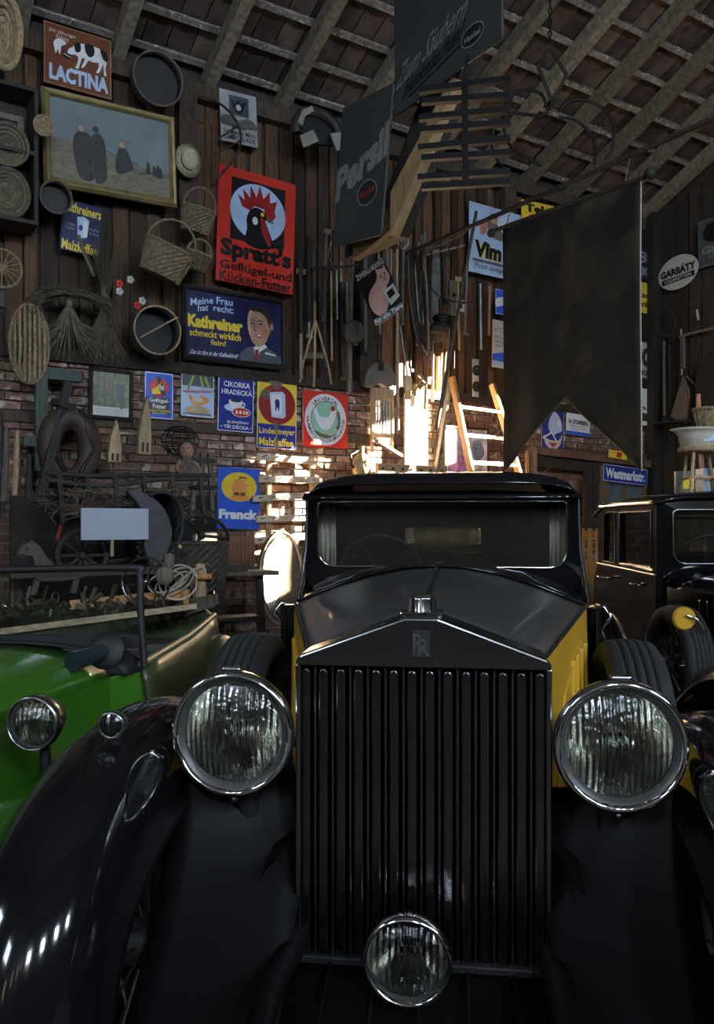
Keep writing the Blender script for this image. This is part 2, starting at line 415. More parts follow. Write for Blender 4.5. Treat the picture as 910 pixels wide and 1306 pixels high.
for k in range(8):
    for j in range(38):
        u = -2.2 + j * .222 + (k % 2) * .02; s = .1 + k * .365 + .18
        if nt_ < 300: place(tl[random.randrange(3)], 'roof_tile', ceiling, on_roof(u, s, .205), (-rx + R(.03, .05), R(-.02, .02), R(-.01, .01))); nt_ += 1

MB().box((u1 - .07, -.05, (Z_TOP + .1) / 2), (.2, .2, Z_TOP + .1)).build('post', DARKW, wall_back)  # corner post added to stop light leaking between the walls

# ------------------------------------------------------------------ signs and pictures
class Sign:
    """flat sign placed by three corners on a plane of a frame; art is laid on in 0..1 coordinates from its top left"""
    def __init__(s, name, label, tl, tr, bl, mat, off=.05, fr=W, th=.008, cat='sign', group=None, shape=None, y=None, square=False):
        y = -off if y is None else y
        a, b, c = fr.p3(*tl, y), fr.p3(*tr, y), fr.p3(*bl, y)
        s.w = (b - a).length; s.h = (c - a).length
        ex = (b - a).normalized(); roll = -math.atan2(b.z - a.z, b.x - a.x)
        ez = Vector((math.sin(roll), 0, math.cos(roll)))
        ce = a + ex * s.w / 2 - ez * s.h / 2
        s.root = thing(name, label, cat, fr.w(*ce), (0, roll, fr.rot), group); s.th = th; s.k = 0
        mb = MB()
        if shape == 'oval': mb.prism([(s.w / 2 * math.cos(t * math.pi / 16), s.h / 2 * math.sin(t * math.pi / 16)) for t in range(32)], -th / 2, th / 2)
        elif shape: mb.prism([s.c(*p) for p in shape], -th / 2, th / 2)
        else: mb.box((0, 0, 0), (s.w, th, s.h))
        mb.build('plate', mat, s.root, bevel=min(.006, th * .3), segs=1)
    def c(s, x, y): return ((x - .5) * s.w, (.5 - y) * s.h)
    def y(s): s.k += 1; return -s.th / 2 - .0009 * s.k
    def poly(s, pts, mat, name='print', smooth=False):
        if smooth: pts = [(p.x, p.y) for p in smooth_loop([(p[0], p[1], 0) for p in pts])]
        return MB().flat([s.c(*p) for p in pts], s.y()).build(name, mat, s.root)
    def rect(s, x0, y0, x1, y1, mat, name='print'): return s.poly([(x0, y0), (x1, y0), (x1, y1), (x0, y1)], mat, name)
    def ell(s, cx, cy, rx, ry, mat, name='print', n=28): return s.poly([(cx + rx * math.cos(2 * math.pi * t / n), cy + ry * math.sin(2 * math.pi * t / n)) for t in range(n)], mat, name)
    def line(s, pts, w, mat, name='print'):
        mb = MB(); y = s.y()
        for a, b in zip(pts, pts[1:]):
            p, q = Vector(s.c(*a)), Vector(s.c(*b)); d = (q - p); 
            if d.length < 1e-6: continue
            nn = Vector((-d.y, d.x)).normalized() * w * s.w / 2
            mb.flat([tuple(p + nn), tuple(q + nn), tuple(q - nn), tuple(p - nn)], y)
        return mb.build(name, mat, s.root)
    def frame(s, inset, w, mat, name='border'):
        """thin painted border; inset and width in metres"""
        X, Z = s.w / 2 - inset, s.h / 2 - inset; y = s.y(); mb = MB()
        for (a, b, c_, d) in ((-X, Z - w, X, Z), (-X, -Z, X, -Z + w), (-X, -Z, -X + w, Z), (X - w, -Z, X, Z)): mb.flat([(a, b), (c_, b), (c_, d), (a, d)], y)
        return mb.build(name, mat, s.root)
    def molding(s, w, d, mat, name='picture_frame'):
        X, Z = s.w / 2 + w * .3, s.h / 2 + w * .3
        prof = [(0, -d * .2), (w * .15, -d), (w * .45, -d * .7), (w * .7, -d * .85), (w, -d * .3), (w, d * .3), (0, d * .3)]
        mb = MB(); cs = [(-1, -1), (1, -1), (1, 1), (-1, 1)]; vs = []
        for (i, j) in cs:
            for (q, yy) in prof: vs.append((i * (X - w + q), yy, j * (Z - w + q)))
        n = len(prof); fs = [(a * n + k, ((a + 1) % 4) * n + k, ((a + 1) % 4) * n + (k + 1) % n, a * n + (k + 1) % n) for a in range(4) for k in range(n)]
        return mb.add(vs, [f[::-1] for f in fs]).build(name, mat, s.root)
    def text(s, t, x0, y0, x1, y1, mat, bold=.02, shear=0., rot=0., name='lettering'):
        """lettering stretched to the box; rot/shear give a rising or slanted line"""
        vs, fs = text_geo(t, bold if y1 - y0 > .13 else min(bold, .02)); xs = [v[0] for v in vs]; ys = [v[1] for v in vs]
        ax, bx, ay, by = min(xs), max(xs), min(ys), max(ys); y = s.y(); out = []
        for vx, vy in vs:
            a = (vx - ax) / max(1e-6, bx - ax); b = (vy - ay) / max(1e-6, by - ay)
            X = x0 + (x1 - x0) * a + shear * (b - .5) * (y1 - y0); Y = y1 - (y1 - y0) * b - rot * (a - .5)
            cx, cz = s.c(X, Y); out.append((cx, y, cz))
        return MB().add(out, fs).build(name, mat, s.root)
    def ring_text(s, t, cx, cy, r, a0, a1, size, mat, inward=False, name='lettering'):
        """letters along an arc, radius and size as shares of the width; angles in degrees, 90 is the top"""
        mb = MB(); y = s.y(); n = len(t)
        for i, ch in enumerate(t):
            if ch == ' ': continue
            vs, fs = text_geo(ch, .015); xs = [v[0] for v in vs]; mid = (min(xs) + max(xs)) / 2
            a = math.radians(a0 + (a1 - a0) * (i + .5) / n); o = Vector(s.c(cx, cy)) + Vector((math.cos(a), math.sin(a))) * r * s.w
            up = Vector((math.cos(a), math.sin(a))) * (-1 if inward else 1); ri = Vector((up.y, -up.x)); k = size * s.w
            mb.add([(o.x + ri.x * (v[0] - mid) * k + up.x * (v[1] - .35) * k, y, o.y + ri.y * (v[0] - mid) * k + up.y * (v[1] - .35) * k) for v in vs], fs)
        return mb.build(name, mat, s.root)

# --- calf-feed sign with the cow
s = Sign('enamel_sign', 'brown enamel sign with a black and white cow, above the gilt framed painting', (55, 25), (142, 52), (57, 105), BROWN, off=.12)
s.frame(.006, .006, GILT)
s.text('50 jährige', .08, .10, .46, .17, OFFW, .01); s.text('Erfolg', .18, .18, .36, .25, OFFW, .01)
s.text('LACTINA', .08, .66, .95, .92, SKYB, .05)
s.poly([(.42, .30), (.52, .22), (.62, .2), (.78, .2), (.9, .24), (.93, .36), (.9, .46), (.82, .44), (.72, .46), (.6, .44), (.5, .44), (.44, .4)], WHITE, 'cow', True)
for q in ([(.5, .42), (.56, .42), (.52, .56), (.5, .64), (.45, .64), (.49, .54)], [(.6, .42), (.66, .43), (.6, .55), (.57, .6), (.54, .6), (.58, .5)], [(.8, .42), (.87, .42), (.83, .56), (.8, .62), (.76, .62), (.8, .52)], [(.87, .38), (.93, .38), (.9, .52), (.92, .63), (.88, .64), (.87, .5)]):
    s.poly(q, WHITE, 'cow')
s.poly([(.36, .36), (.44, .3), (.5, .32), (.48, .4), (.4, .44), (.34, .43)], WHITE, 'cow', True)
for q in ([(.44, .26), (.52, .21), (.53, .34), (.46, .38)], [(.6, .2), (.72, .2), (.73, .34), (.66, .4), (.6, .32)], [(.82, .21), (.92, .26), (.93, .4), (.86, .36)]):
    s.poly(q, EBLACK, 'cow_patch', True)
s.poly([(.27, .42), (.4, .46), (.38, .54), (.28, .52)], EBLACK, 'bucket'); s.line([(.28, .46), (.39, .5)], .015, OFFW)
s.poly([(.14, .32), (.2, .25), (.28, .25), (.32, .3), (.25, .36), (.24, .44), (.22, .5), (.2, .42), (.17, .5), (.15, .42)], WHITE, 'calf', True)

# --- painting of robed figures in a field
FIELD = M('paint_field', (.16, .145, .09), .5, var=.3, scale=14, stretch=(1, 1, 3), bump=.1)
PSKY = M('paint_sky', (.15, .19, .2), .45, var=.2, scale=4)
ROBE = M('paint_robe', (.03, .027, .025), .5, var=.4, scale=14)
s = Sign('framed_painting', 'large gilt framed painting of dark robed figures walking through a pale field', (55, 114), (219, 153), (54, 232), PSKY, off=.14, th=.03, cat='painting')
s.molding(.07, .05, GILT)
s.poly([(0, .5), (.2, .5), (.4, .53), (.6, .6), (.8, .64), (1, .66), (1, 1), (0, 1)], FIELD, 'field')
s.line([(.44, .53), (.7, .61)], .006, EBLACK, 'horizon')
s.poly([(.20, .5), (.24, .38), (.28, .37), (.33, .4), (.36, .5), (.34, .7), (.35, .88), (.26, .9), (.22, .78)], ROBE, 'figure', True)
s.poly([(.34, .46), (.36, .38), (.4, .36), (.44, .44), (.45, .6), (.45, .84), (.38, .92), (.35, .8)], ROBE, 'figure', True)
s.poly([(.53, .56), (.56, .46), (.6, .46), (.64, .56), (.66, .68), (.62, .72), (.56, .76), (.52, .72)], ROBE, 'figure', True)
for (x, y, r) in ((.265, .345, .022), (.375, .32, .024), (.575, .435, .022)): s.ell(x, y, r, r * 1.5, ROBE if r > .022 else SKIN, 'figure_head')
for (x, y, h) in ((.78, .6, .1), (.83, .63, .08), (.86, .62, .1), (.88, .64, .08), (.965, .64, .07)): s.poly([(x - .012, y), (x, y - h * .4), (x + .014, y), (x + .016, y + h), (x - .014, y + h)], ROBE, 'far_figure', True)
s.line([(.7, .72), (.8, .69), (.9, .7)], .01, ROBE, 'far_figure')

# --- malt-coffee sign behind the straw
s = Sign('enamel_sign', 'dark blue enamel sign with a pale coffee packet, half hidden behind hanging straw', (80, 252), (131, 266), (80, 318), NAVY, off=.06)
s.text('Kathreiners', .03, .05, .97, .24, EYEL, .03, rot=-.02); s.text('Malzkaffee', .05, .78, .95, .98, EYEL, .03)
s.poly([(.38, .30), (.54, .27), (.68, .32), (.66, .66), (.52, .7), (.42, .66)], SKYB, 'packet'); s.poly([(.54, .34), (.66, .36), (.65, .64), (.55, .68)], WHITE, 'packet_side'); s.ell(.48, .5, .05, .06, BLUE)
for y in (.44, .52): s.text('Kaffee', .1, y, .34, y + .06, MGREY, .01); s.text('Kneipp', .7, y + .02, .94, y + .08, MGREY, .01)

# --- chocolate sign high under the roof
s = Sign('enamel_sign', 'small greyish white sign with an eagle crest high under the rafters', (279, 112), (326, 124), (279, 178), M('grey_enamel', (.4, .41, .43), .4, var=.12), off=.06)
s.rect(.25, .08, .78, .46, SLATE); s.poly([(.3, .16), (.42, .22), (.5, .16), (.58, .22), (.72, .14), (.64, .3), (.58, .4), (.5, .42), (.42, .38), (.34, .28)], EBLACK, 'eagle', True)
s.ell(.5, .3, .07, .06, OFFW, 'crest')
s.poly([(.05, .52), (.3, .48), (.5, .55), (.75, .48), (.95, .56), (.95, .68), (.05, .68)], GREYP, 'band', True)
s.text('Peter', .3, .66, .7, .73, EBLACK, .02); s.text('Schweizer Milch', .06, .75, .94, .84, EBLACK, .03); s.text('CHOCOLADE', .08, .86, .92, .95, EBLACK, .03)

# --- red poultry-feed sign with the rooster
s = Sign('enamel_sign', 'tall red enamel sign with a black rooster head in a white disc', (279, 208), (377, 236), (278, 357), RED, off=.07)
s.rect(.16, .08, .86, .62, EBLACK); s.ell(.51, .345, .36, .25, SKYB, 'disc', 40)
s.poly([(.34, .6), (.37, .5), (.36, .42), (.4, .34), (.48, .3), (.58, .32), (.66, .38), (.6, .4), (.64, .46), (.72, .6), (.7, .63), (.5, .66), (.36, .63)], EBLACK, 'rooster', True)
s.poly([(.24, .22), (.33, .26), (.3, .16), (.4, .23), (.4, .12), (.48, .21), (.52, .1), (.57, .21), (.65, .13), (.66, .23), (.75, .2), (.72, .3), (.74, .34), (.68, .4), (.62, .38), (.58, .3), (.46, .29), (.4, .34), (.3, .32)], DRED, 'comb')
s.poly([(.54, .38), (.6, .4), (.64, .48), (.68, .58), (.66, .62), (.6, .56), (.55, .48)], DRED, 'wattle', True)
s.ell(.47, .42, .035, .035, WHITE, 'earlobe'); s.ell(.56, .35, .022, .018, EYEL, 'eye'); s.poly([(.62, .36), (.72, .4), (.63, .41)], GREYP, 'beak')
s.text("Spratt's", .04, .62, .96, .82, EBLACK, .05); s.text('Geflügel-und', .04, .815, .97, .915, EBLACK, .03); s.text('Kücken-Futter', .04, .905, .97, .995, EBLACK, .03)

# --- framed coffee advertisement with the smiling man
s = Sign('framed_sign', 'navy blue framed advertisement with a smiling man in a grey suit', (234, 364), (361, 384), (231, 456), NAVY, off=.1, th=.012)
s.molding(.05, .03, DULLBLK); s.frame(.012, .007, WHITE)
s.text('Meine', .06, .13, .28, .23, SKYB, .02, rot=.07)
s.text('Frau', .31, .09, .47, .19, SKYB, .05); s.text('hat', .13, .225, .23, .32, SKYB, .05, rot=.03); s.text('recht:', .28, .205, .48, .3, SKYB, .05)
s.text('Kathreiner', .03, .38, .57, .56, EYEL, .06); s.text('schmeckt wirklich', .05, .58, .55, .68, EYEL, .04); s.text('fein!', .25, .7, .4, .78, EYEL, .04)
s.text('Das ist fürs in der Kaffeefabrik!', .06, .87, .52, .93, WHITE, .01, shear=.3)
s.poly([(.52, .98), (.55, .82), (.62, .75), (.72, .72), (.84, .74), (.92, .8), (.97, .86), (.97, .98)], SLATE, 'suit')
s.poly([(.68, .74), (.78, .66), (.82, .72), (.74, .8), (.72, .9), (.69, .86)], WHITE, 'collar'); s.poly([(.69, .78), (.73, .76), (.73, .84), (.71, .97), (.68, .97), (.69, .85)], DRED, 'tie')
HAIRP = M('print_hair', (.03, .025, .022), .35, var=.3, scale=20)
s.poly([(.61, .3), (.63, .2), (.7, .14), (.8, .15), (.86, .22), (.885, .34), (.87, .48), (.8, .6), (.66, .5)], HAIRP, 'hair', True)
s.poly([(.615, .38), (.63, .26), (.68, .22), (.76, .24), (.81, .3), (.83, .4), (.85, .46), (.83, .56), (.8, .66), (.75, .72), (.7, .72), (.66, .64), (.63, .54)], SKIN, 'face', True)
s.poly([(.615, .4), (.63, .25), (.66, .22), (.645, .34), (.64, .46), (.655, .6), (.68, .7), (.65, .62), (.625, .52)], M('print_light_skin', (.6, .42, .32), .35), 'lit_cheek', True)
s.ell(.865, .42, .018, .05, SKIN, 'ear'); s.ell(.78, .49, .035, .05, M('print_blush', (.42, .16, .1), .35), 'cheek')
for x in (.665, .745): s.ell(x, .4, .022, .012, HAIRP, 'eye'); s.line([(x - .03, .365), (x, .35), (x + .03, .365)], .008, HAIRP, 'eyebrow')
s.line([(.69, .4), (.675, .49), (.7, .505)], .007, HAIRP, 'nose'); s.poly([(.69, .565), (.735, .555), (.765, .545), (.75, .59), (.72, .605)], DRED, 'mouth', True); s.poly([(.7, .568), (.755, .555), (.745, .578), (.715, .585)], WHITE, 'teeth')
s.poly([(.79, .795), (.9, .82), (.9, .845), (.79, .825)], WHITE, 'paper_strip')

# --- row of small signs on the brick
s = Sign('framed_picture', 'dark framed greenish picture on white paper, first of the low row of signs', (115, 469), (168, 475), (114, 532), PAPER, off=.07, th=.012, cat='picture')
s.molding(.035, .025, DARKW)
s.rect(.05, .05, .95, .76, M('engraving_green', (.22, .26, .17), .7, var=.6, scale=24), 'engraving')
for (x, y, w, h, m) in ((.45, .2, .1, .32, BROWN), (.7, .35, .1, .4, SLATE), (.62, .3, .08, .3, GREYP), (.15, .15, .05, .4, GREYP), (.3, .12, .05, .3, GREYP)): s.poly([(x, y), (x + w / 2, y - .06), (x + w, y), (x + w * .9, y + h), (x + w * .1, y + h)], m, 'engraved_figure', True)
for i in range(5): s.line([(.08, .5 + i * .05), (.6, .51 + i * .05)], .006, SLATE)
for i in range(3): s.line([(.12 + .03 * i, .82 + i * .05), (.5, .82 + i * .05)], .008, MGREY); s.line([(.56, .82 + i * .05), (.9 - .03 * i, .82 + i * .05)], .008, MGREY)

s = Sign('enamel_sign', 'small blue sign with a yellow bird on a red disc, hung between two pictures', (184, 473), (221, 477), (183, 533), COBALT, off=.06)
s.frame(.004, .008, WHITE); s.ell(.5, .33, .33, .2, RED, 'disc'); s.poly([(.42, .12), (.46, .08), (.5, .12), (.56, .08), (.56, .16), (.62, .24), (.72, .34), (.72, .48), (.42, .48), (.5, .3), (.44, .2)], EBLACK, 'bird')
s.poly([(.58, .2), (.4, .32), (.24, .38), (.26, .48), (.56, .46), (.5, .36)], EYEL, 'bird_wing'); s.text('BK', .54, .28, .7, .38, WHITE, .05)
s.rect(.14, .54, .86, .9, EBLACK); s.text('Geflügel-', .16, .56, .84, .67, WHITE, .05); s.text('Futter', .28, .68, .74, .78, WHITE, .05); s.text('Muskator-Futterfabrik', .12, .795, .9, .85, EYEL, .03); s.text('Düsseldorf-Hafen', .25, .865, .75, .895, WHITE, .02)

s = Sign('enamel_sign', 'small pale blue picture sign with an orange dish, beside the bird sign', (231, 474), (273, 479), (230, 530), SKYB, off=.06)
s.rect(.03, .02, .97, .3, SLATE); s.frame(.004, .006, WHITE)
s.ell(.5, .85, .38, .1, M('print_sand', (.5, .38, .18), .4), 'sand'); s.poly([(.22, .5), (.4, .56), (.62, .5), (.84, .58), (.8, .66), (.55, .74), (.32, .7)], ORANGE, 'dish', True); s.ell(.5, .6, .16, .07, OFFW, 'pearl')
for (a, b) in (((.36, .06), (.2, .4)), ((.56, .06), (.66, .34)), ((.7, .08), (.84, .3))): s.line([a, b], .07, M('print_leaf', (.3, .4, .05), .4), 'leaf')
s.text('Gelee-Royal-Champion', .04, .38, .96, .46, RED, .03, rot=.06); s.text('KÜKEN UND EIER', .06, .91, .92, .96, NAVY, .02)

s = Sign('enamel_sign', 'dark blue enamel sign with a white coffee cup and red saucer', (278, 478), (324, 484), (277, 549), BLUE, off=.06)
s.frame(.004, .007, WHITE)
s.text('CIKORKA', .15, .09, .88, .19, WHITE, .05); s.text('HRADECKÁ', .1, .21, .94, .325, WHITE, .05)
s.ell(.4, .56, .22, .07, SKYB, 'saucer'); s.poly([(.32, .42), (.66, .42), (.64, .54), (.56, .6), (.42, .6), (.34, .54)], WHITE, 'cup', True); s.ell(.49, .43, .155, .03, EBLACK, 'coffee'); s.line([(.64, .46), (.74, .47), (.72, .53), (.63, .54)], .03, WHITE, 'cup_handle')
s.ell(.64, .635, .26, .09, WHITE, 'saucer'); s.ell(.64, .635, .24, .08, RED, 'red_dish')
for x in (.5, .6, .7, .78): s.poly([(x, .6), (x + .05, .62), (x + .04, .67), (x - .02, .66)], WHITE, 'sugar_lump')
s.text('SE ZNAČKOU', .25, .79, .84, .845, WHITE, .04); s.text('• TŘI DĚCKA •', .08, .865, .93, .945, WHITE, .04)

s = Sign('enamel_sign', 'chipped yellow and blue enamel sign with a white packet on a red disc', (328, 484), (378, 490), (332, 571), EYEL, off=.06)
CHIP = M('bare_rust', (.16, .13, .1), .8, var=.4, scale=20)
s.ell(.5, .34, .47, .3, DRED, 'disc'); s.poly([(.3, .17), (.62, .14), (.7, .18), (.72, .5), (.66, .54), (.36, .53)], SKYB, 'packet'); s.poly([(.34, .2), (.6, .18), (.62, .48), (.38, .5)], WHITE, 'packet_front')
s.poly([(.44, .28), (.52, .26), (.56, .32), (.54, .44), (.5, .38), (.46, .45), (.45, .36)], BLUE, 'figure', True)
s.rect(0, .64, 1, 1, BLUE); s.frame(.003, .005, WHITE); s.text('Lindenmeyer', .05, .69, .96, .81, EYEL, .05); s.text('Malzkaffee', .05, .84, .92, .96, EYEL, .05)
for q in ([(.3, -.0), (.6, 0), (.58, .08), (.5, .12), (.4, .1), (.32, .05)], [(.1, .16), (.26, .12), (.3, .22), (.2, .3), (.12, .24)], [(.42, .6), (.52, .62), (.5, .8), (.54, .98), (.44, .98), (.46, .8)]): s.poly(q, CHIP, 'bare_patch', True)

s = Sign('enamel_sign', 'square red enamel sign with a white hen inside a lettered ring', (386, 497), (443, 503), (386, 569), RED, off=.06)
s.ell(.5, .5, .465, .465, WHITE, 'ring', 40); s.ell(.5, .5, .335, .335, EBLACK, 'ring_line', 40); s.ell(.5, .5, .325, .325, MINT, 'disc', 40)
s.ring_text('UNIVERSAL', .5, .5, .4, 135, 45, .115, EBLACK); s.ring_text("KAUFMANN'S GEFLÜGELMASCHFUTTER", .5, .5, .4, 175, 365, .085, EBLACK, True)
s.poly([(.22, .34), (.28, .3), (.34, .42), (.44, .46), (.56, .44), (.62, .34), (.7, .3), (.72, .4), (.68, .52), (.6, .64), (.52, .68), (.4, .66), (.3, .54), (.26, .44)], WHITE, 'hen', True)
s.ell(.655, .29, .05, .045, DRED, 'comb'); s.poly([(.72, .32), (.8, .34), (.72, .38)], EYEL, 'beak'); s.line([(.5, .66), (.5, .76), (.46, .78)], .02, EYEL, 'hen_leg'); s.line([(.56, .66), (.57, .76), (.62, .78)], .02, EYEL, 'hen_leg')
s.poly([(.24, .7), (.36, .74), (.5, .77), (.64, .78), (.74, .74), (.66, .8), (.5, .825), (.34, .79)], GREYP, 'grass', True); s.poly([(.74, .36), (.8, .36), (.82, .6), (.76, .66), (.72, .64), (.76, .56)], GREYP, 'second_hen', True)

# --- blue chicory sign with coffee mill, low on the brick
s = Sign('enamel_sign', 'bright blue enamel sign with an orange coffee mill in a yellow disc', (278, 595), (332, 599), (279, 674), COBALT, off=.06)
s.ell(.5, .31, .42, .24, EYEL, 'disc'); s.poly([(.26, .53), (.76, .53), (.72, .46), (.68, .46), (.68, .3), (.74, .28), (.7, .26), (.32, .26), (.28, .28), (.34, .3), (.34, .46), (.3, .48)], ORANGE, 'coffee_mill'); s.poly([(.4, .26), (.6, .26), (.64, .19), (.36, .19)], ORANGE, 'mill_hopper')
s.line([(.5, .19), (.5, .15), (.68, .16)], .03, BROWN, 'crank'); s.rect(.38, .4, .5, .45, BROWN); s.rect(.53, .4, .64, .45, BROWN); s.text('Franck', .04, .68, .96, .84, WHITE, .06)

# --- right half of the wall
s = Sign('enamel_sign', 'pale blue enamel sign with a waiter figure and black script, above the stepladder', (598, 256), (664, 275), (599, 346), SKYB, off=.06)
s.ell(.72, .2, .2, .1, M('sign_pale', (.6, .68, .78), .3), 'cloud'); s.poly([(.3, .2), (.42, .16), (.5, .22), (.58, .28), (.66, .4), (.62, .46), (.44, .44), (.36, .34)], GREYP, 'waistcoat', True); s.ell(.46, .18, .07, .06, SKIN, 'head'); s.ell(.46, .13, .08, .035, GREYP, 'cap')
s.poly([(.22, .26), (.32, .22), (.34, .3), (.3, .4), (.22, .44), (.2, .36)], M('print_tan', (.45, .2, .12), .4), 'sleeve', True); s.poly([(.6, .44), (.7, .48), (.78, .58), (.7, .58)], SKIN, 'hand')
s.text('Vim', .1, .54, .62, .78, EYEL, .08, shear=.1); s.text('Vim', .09, .53, .61, .77, EBLACK, .05, shear=.1); s.text('die', .64, .58, .96, .78, EBLACK, .06)
s.rect(.06, .8, 1, .84, GREYP); s.text('Putzt spiegelblank', .1, .86, .95, .95, SLATE, .01, shear=.3)
s = Sign('enamel_sign', 'small blue and white sign glinting beside the dark banner', (631, 368), (652, 372), (631, 400), COBALT, off=.05)
s.poly([(.05, .4), (.5, .3), (.95, .45), (.95, .75), (.5, .62), (.05, .72)], WHITE, 'stripe', True); s.frame(.003, .005, WHITE)
s = Sign('enamel_sign', 'narrow pale sign with faint lettering and a blue foot, beside the dark banner', (628, 407), (656, 413), (628, 468), OFFW, off=.05)
s.text('KÜHL', .1, .14, .95, .25, MGREY, .03)
for y in (.32, .42, .5): s.text('Milch trinken', .12, y, .9, y + .06, MGREY, .01)
s.poly([(0, .72), (.5, .66), (1, .74), (1, .86), (0, .86)], COBALT, 'blue_band'); s.rect(0, .88, 1, .95, SKYB)
s = Sign('enamel_sign', 'tiny white tag sign on the planks beside the leaning pole', (581, 381), (594, 384), (581, 396), WHITE, off=.05)
s.ell(.4, .55, .22, .25, EBLACK); s.line([(.2, .3), (.85, .25)], .1, EBLACK)
s = Sign('enamel_sign', 'yellow sign fragment high beneath the rafters, half covered by the banner pole', (664, 254), (706, 263), (665, 283), EYEL, off=.06)
s.text('Tele', .1, .12, .9, .5, EBLACK, .06); s.text('gramm', .2, .6, .95, .9, EBLACK, .03)
s = Sign('enamel_sign', 'tall dark sign with a pale flourish in the far corner', (786, 306), (830, 318), (786, 348), NAVY, off=.05)
s.text('Bl', .62, .14, .96, .5, MGREY, .03, shear=.2); s.text('K', .72, .62, .94, .9, MGREY, .05)
s = Sign('enamel_sign', 'yellow sign with black script in the far corner beside the banner', (788, 352), (831, 363), (788, 392), EYEL, off=.05)
s.text('Garten', .3, .3, .9, .52, EBLACK, .03, shear=.2); s.text('Werk', .4, .6, .9, .82, EBLACK, .03, shear=.2)
s = Sign('enamel_sign', 'greyish white sign with big black letters in the far corner', (780, 428), (836, 439), (780, 476), OFFW, off=.05)
s.frame(.004, .008, EBLACK); s.text('MAGGI', .06, .14, .95, .7, EBLACK, .07); s.text('WINKEL', .3, .78, .92, .93, EBLACK, .05)
s = Sign('paper_poster', 'pale poster with a sketched drawing hanging in the far corner', (786, 490), (829, 497), (786, 538), PAPER, off=.05, cat='poster')
for q in ([(.6, .3), (.7, .5), (.86, .55), (.6, .62)], [(.55, .62), (.8, .5), (.95, .62), (.7, .92), (.55, .85), (.8, .66)], [(.3, .3), (.5, .4), (.4, .7), (.6, .9)]): s.line(q, .02, SLATE, 'sketch')
s = Sign('enamel_sign', 'blue pennant shaped crest sign seen below the notch of the banner', (690, 510), (719, 514), (684, 576), BLUE, off=.06)
s.frame(.004, .006, WHITE); s.poly([(.3, .5), (.4, .3), (.6, .2), (.85, .35), (.9, .55), (.7, .6), (.5, .65)], SKYB, 'eagle', True); s.ell(.78, .42, .1, .06, WHITE, 'eagle_head'); s.poly([(.1, .66), (.3, .74), (.75, .74), (.9, .62), (.85, .8), (.65, .92), (.4, .92), (.18, .82)], OFFW, 'shield', True); s.poly([(.3, .8), (.7, .8), (.52, .89)], DRED, 'crest'); s.line([(.06, .72), (.45, .6), (.7, .8)], .05, WHITE, 'ribbon')
s = Sign('nameplate', 'small white nameplate with a blue foot on the brick below the banner', (722, 526), (752, 531), (723, 553), WHITE, off=.09)
s.text('N. STUMBERG', .1, .28, .92, .5, EBLACK, .05); s.text('Klempnerei', .14, .55, .86, .65, GREYP, .02); s.text('Germany 9141', .14, .68, .86, .78, GREYP, .02); s.rect(.0, .84, 1, 1, COBALT)
s = Sign('street_sign', 'dark blue street name sign with white letters over the corner window', (769, 591), (825, 599), (769, 613), BLUE, off=.17)
s.frame(.004, .006, WHITE); s.text('Westmarkstr.', .05, .2, .95, .8, WHITE, .05)
s = Sign('enamel_sign', 'small yellow sign with a red mark standing on the lintel', (776, 573), (799, 577), (776, 583), EYEL, off=.2)
s.poly([(.45, .15), (.75, .2), (.65, .9), (.4, .8)], RED, 'mark')

# --- right wall signs
s = Sign('enamel_sign', 'oval white cigarette sign on the dark right wall', (838, 336), (889, 316), (838, 378), OFFW, fr=WR, y=-.06, shape='oval')
s.text('GARBÁTY', .06, .28, .94, .56, EBLACK, .06); s.rect(.09, .6, .9, .76, EBLACK); s.text('CIGARETTEN', .16, .63, .82, .73, OFFW, .02)
s = Sign('enamel_sign', 'dark sign with grey lettering under a dark round emblem, on the right wall', (890, 284), (935, 268), (891, 343), SLATE, fr=WR, y=-.06)
s.frame(.003, .006, MGREY); s.ell(.5, .3, .36, .22, EBLACK, 'emblem'); s.text('Groß', .1, .56, .9, .74, MGREY, .04); s.text('Lager', .3, .78, .8, .86, MGREY, .02)

# --- big washing-powder boards on the truss, facing along the barn
PD = math.atan2(0.8406, -.5417)
TR = Frame((.27, 6.0, 0), WROT - math.pi / 2)      # local x runs toward the camera, y away to the right
a = TR.px(503, 262)[0]
s = Sign('washing_powder_board', 'dark grey board with a rising pale brand name, hung on the roof truss', (438, 138), (503, 105), (438, 310), DGREY, fr=TR, y=0, th=.02)
s.text('Persil', .0, .34, 1., .58, MGREY, .05, rot=.22, shear=0); s.ell(.66, .68, .2, .09, MGREY, 'oval'); s.ell(.66, .68, .18, .08, EBLACK, 'oval'); s.text('Henkel', .5, .65, .82, .7, DRED, .03, rot=.05)
s = Sign('slogan_board', 'dark grey board with handwritten slogan high on the roof truss', (503, -10), (640, -140), (503, 150), DGREY, fr=TR, y=.03, th=.02)
s.text('Zum Säubern', .05, .56, .72, .74, MGREY, .0, rot=.14, shear=.5); s.text('Henkelsachen!', .12, .72, .68, .86, EBLACK, .02, rot=.12, shear=.5); s.line([(.16, .93), (.68, .83)], .012, EBLACK)
s.ell(.76, .83, .1, .075, MGREY, 'oval'); s.ell(.76, .83, .092, .066, EBLACK, 'oval'); s.text('Henkel', .69, .81, .83, .86, MGREY, .03)

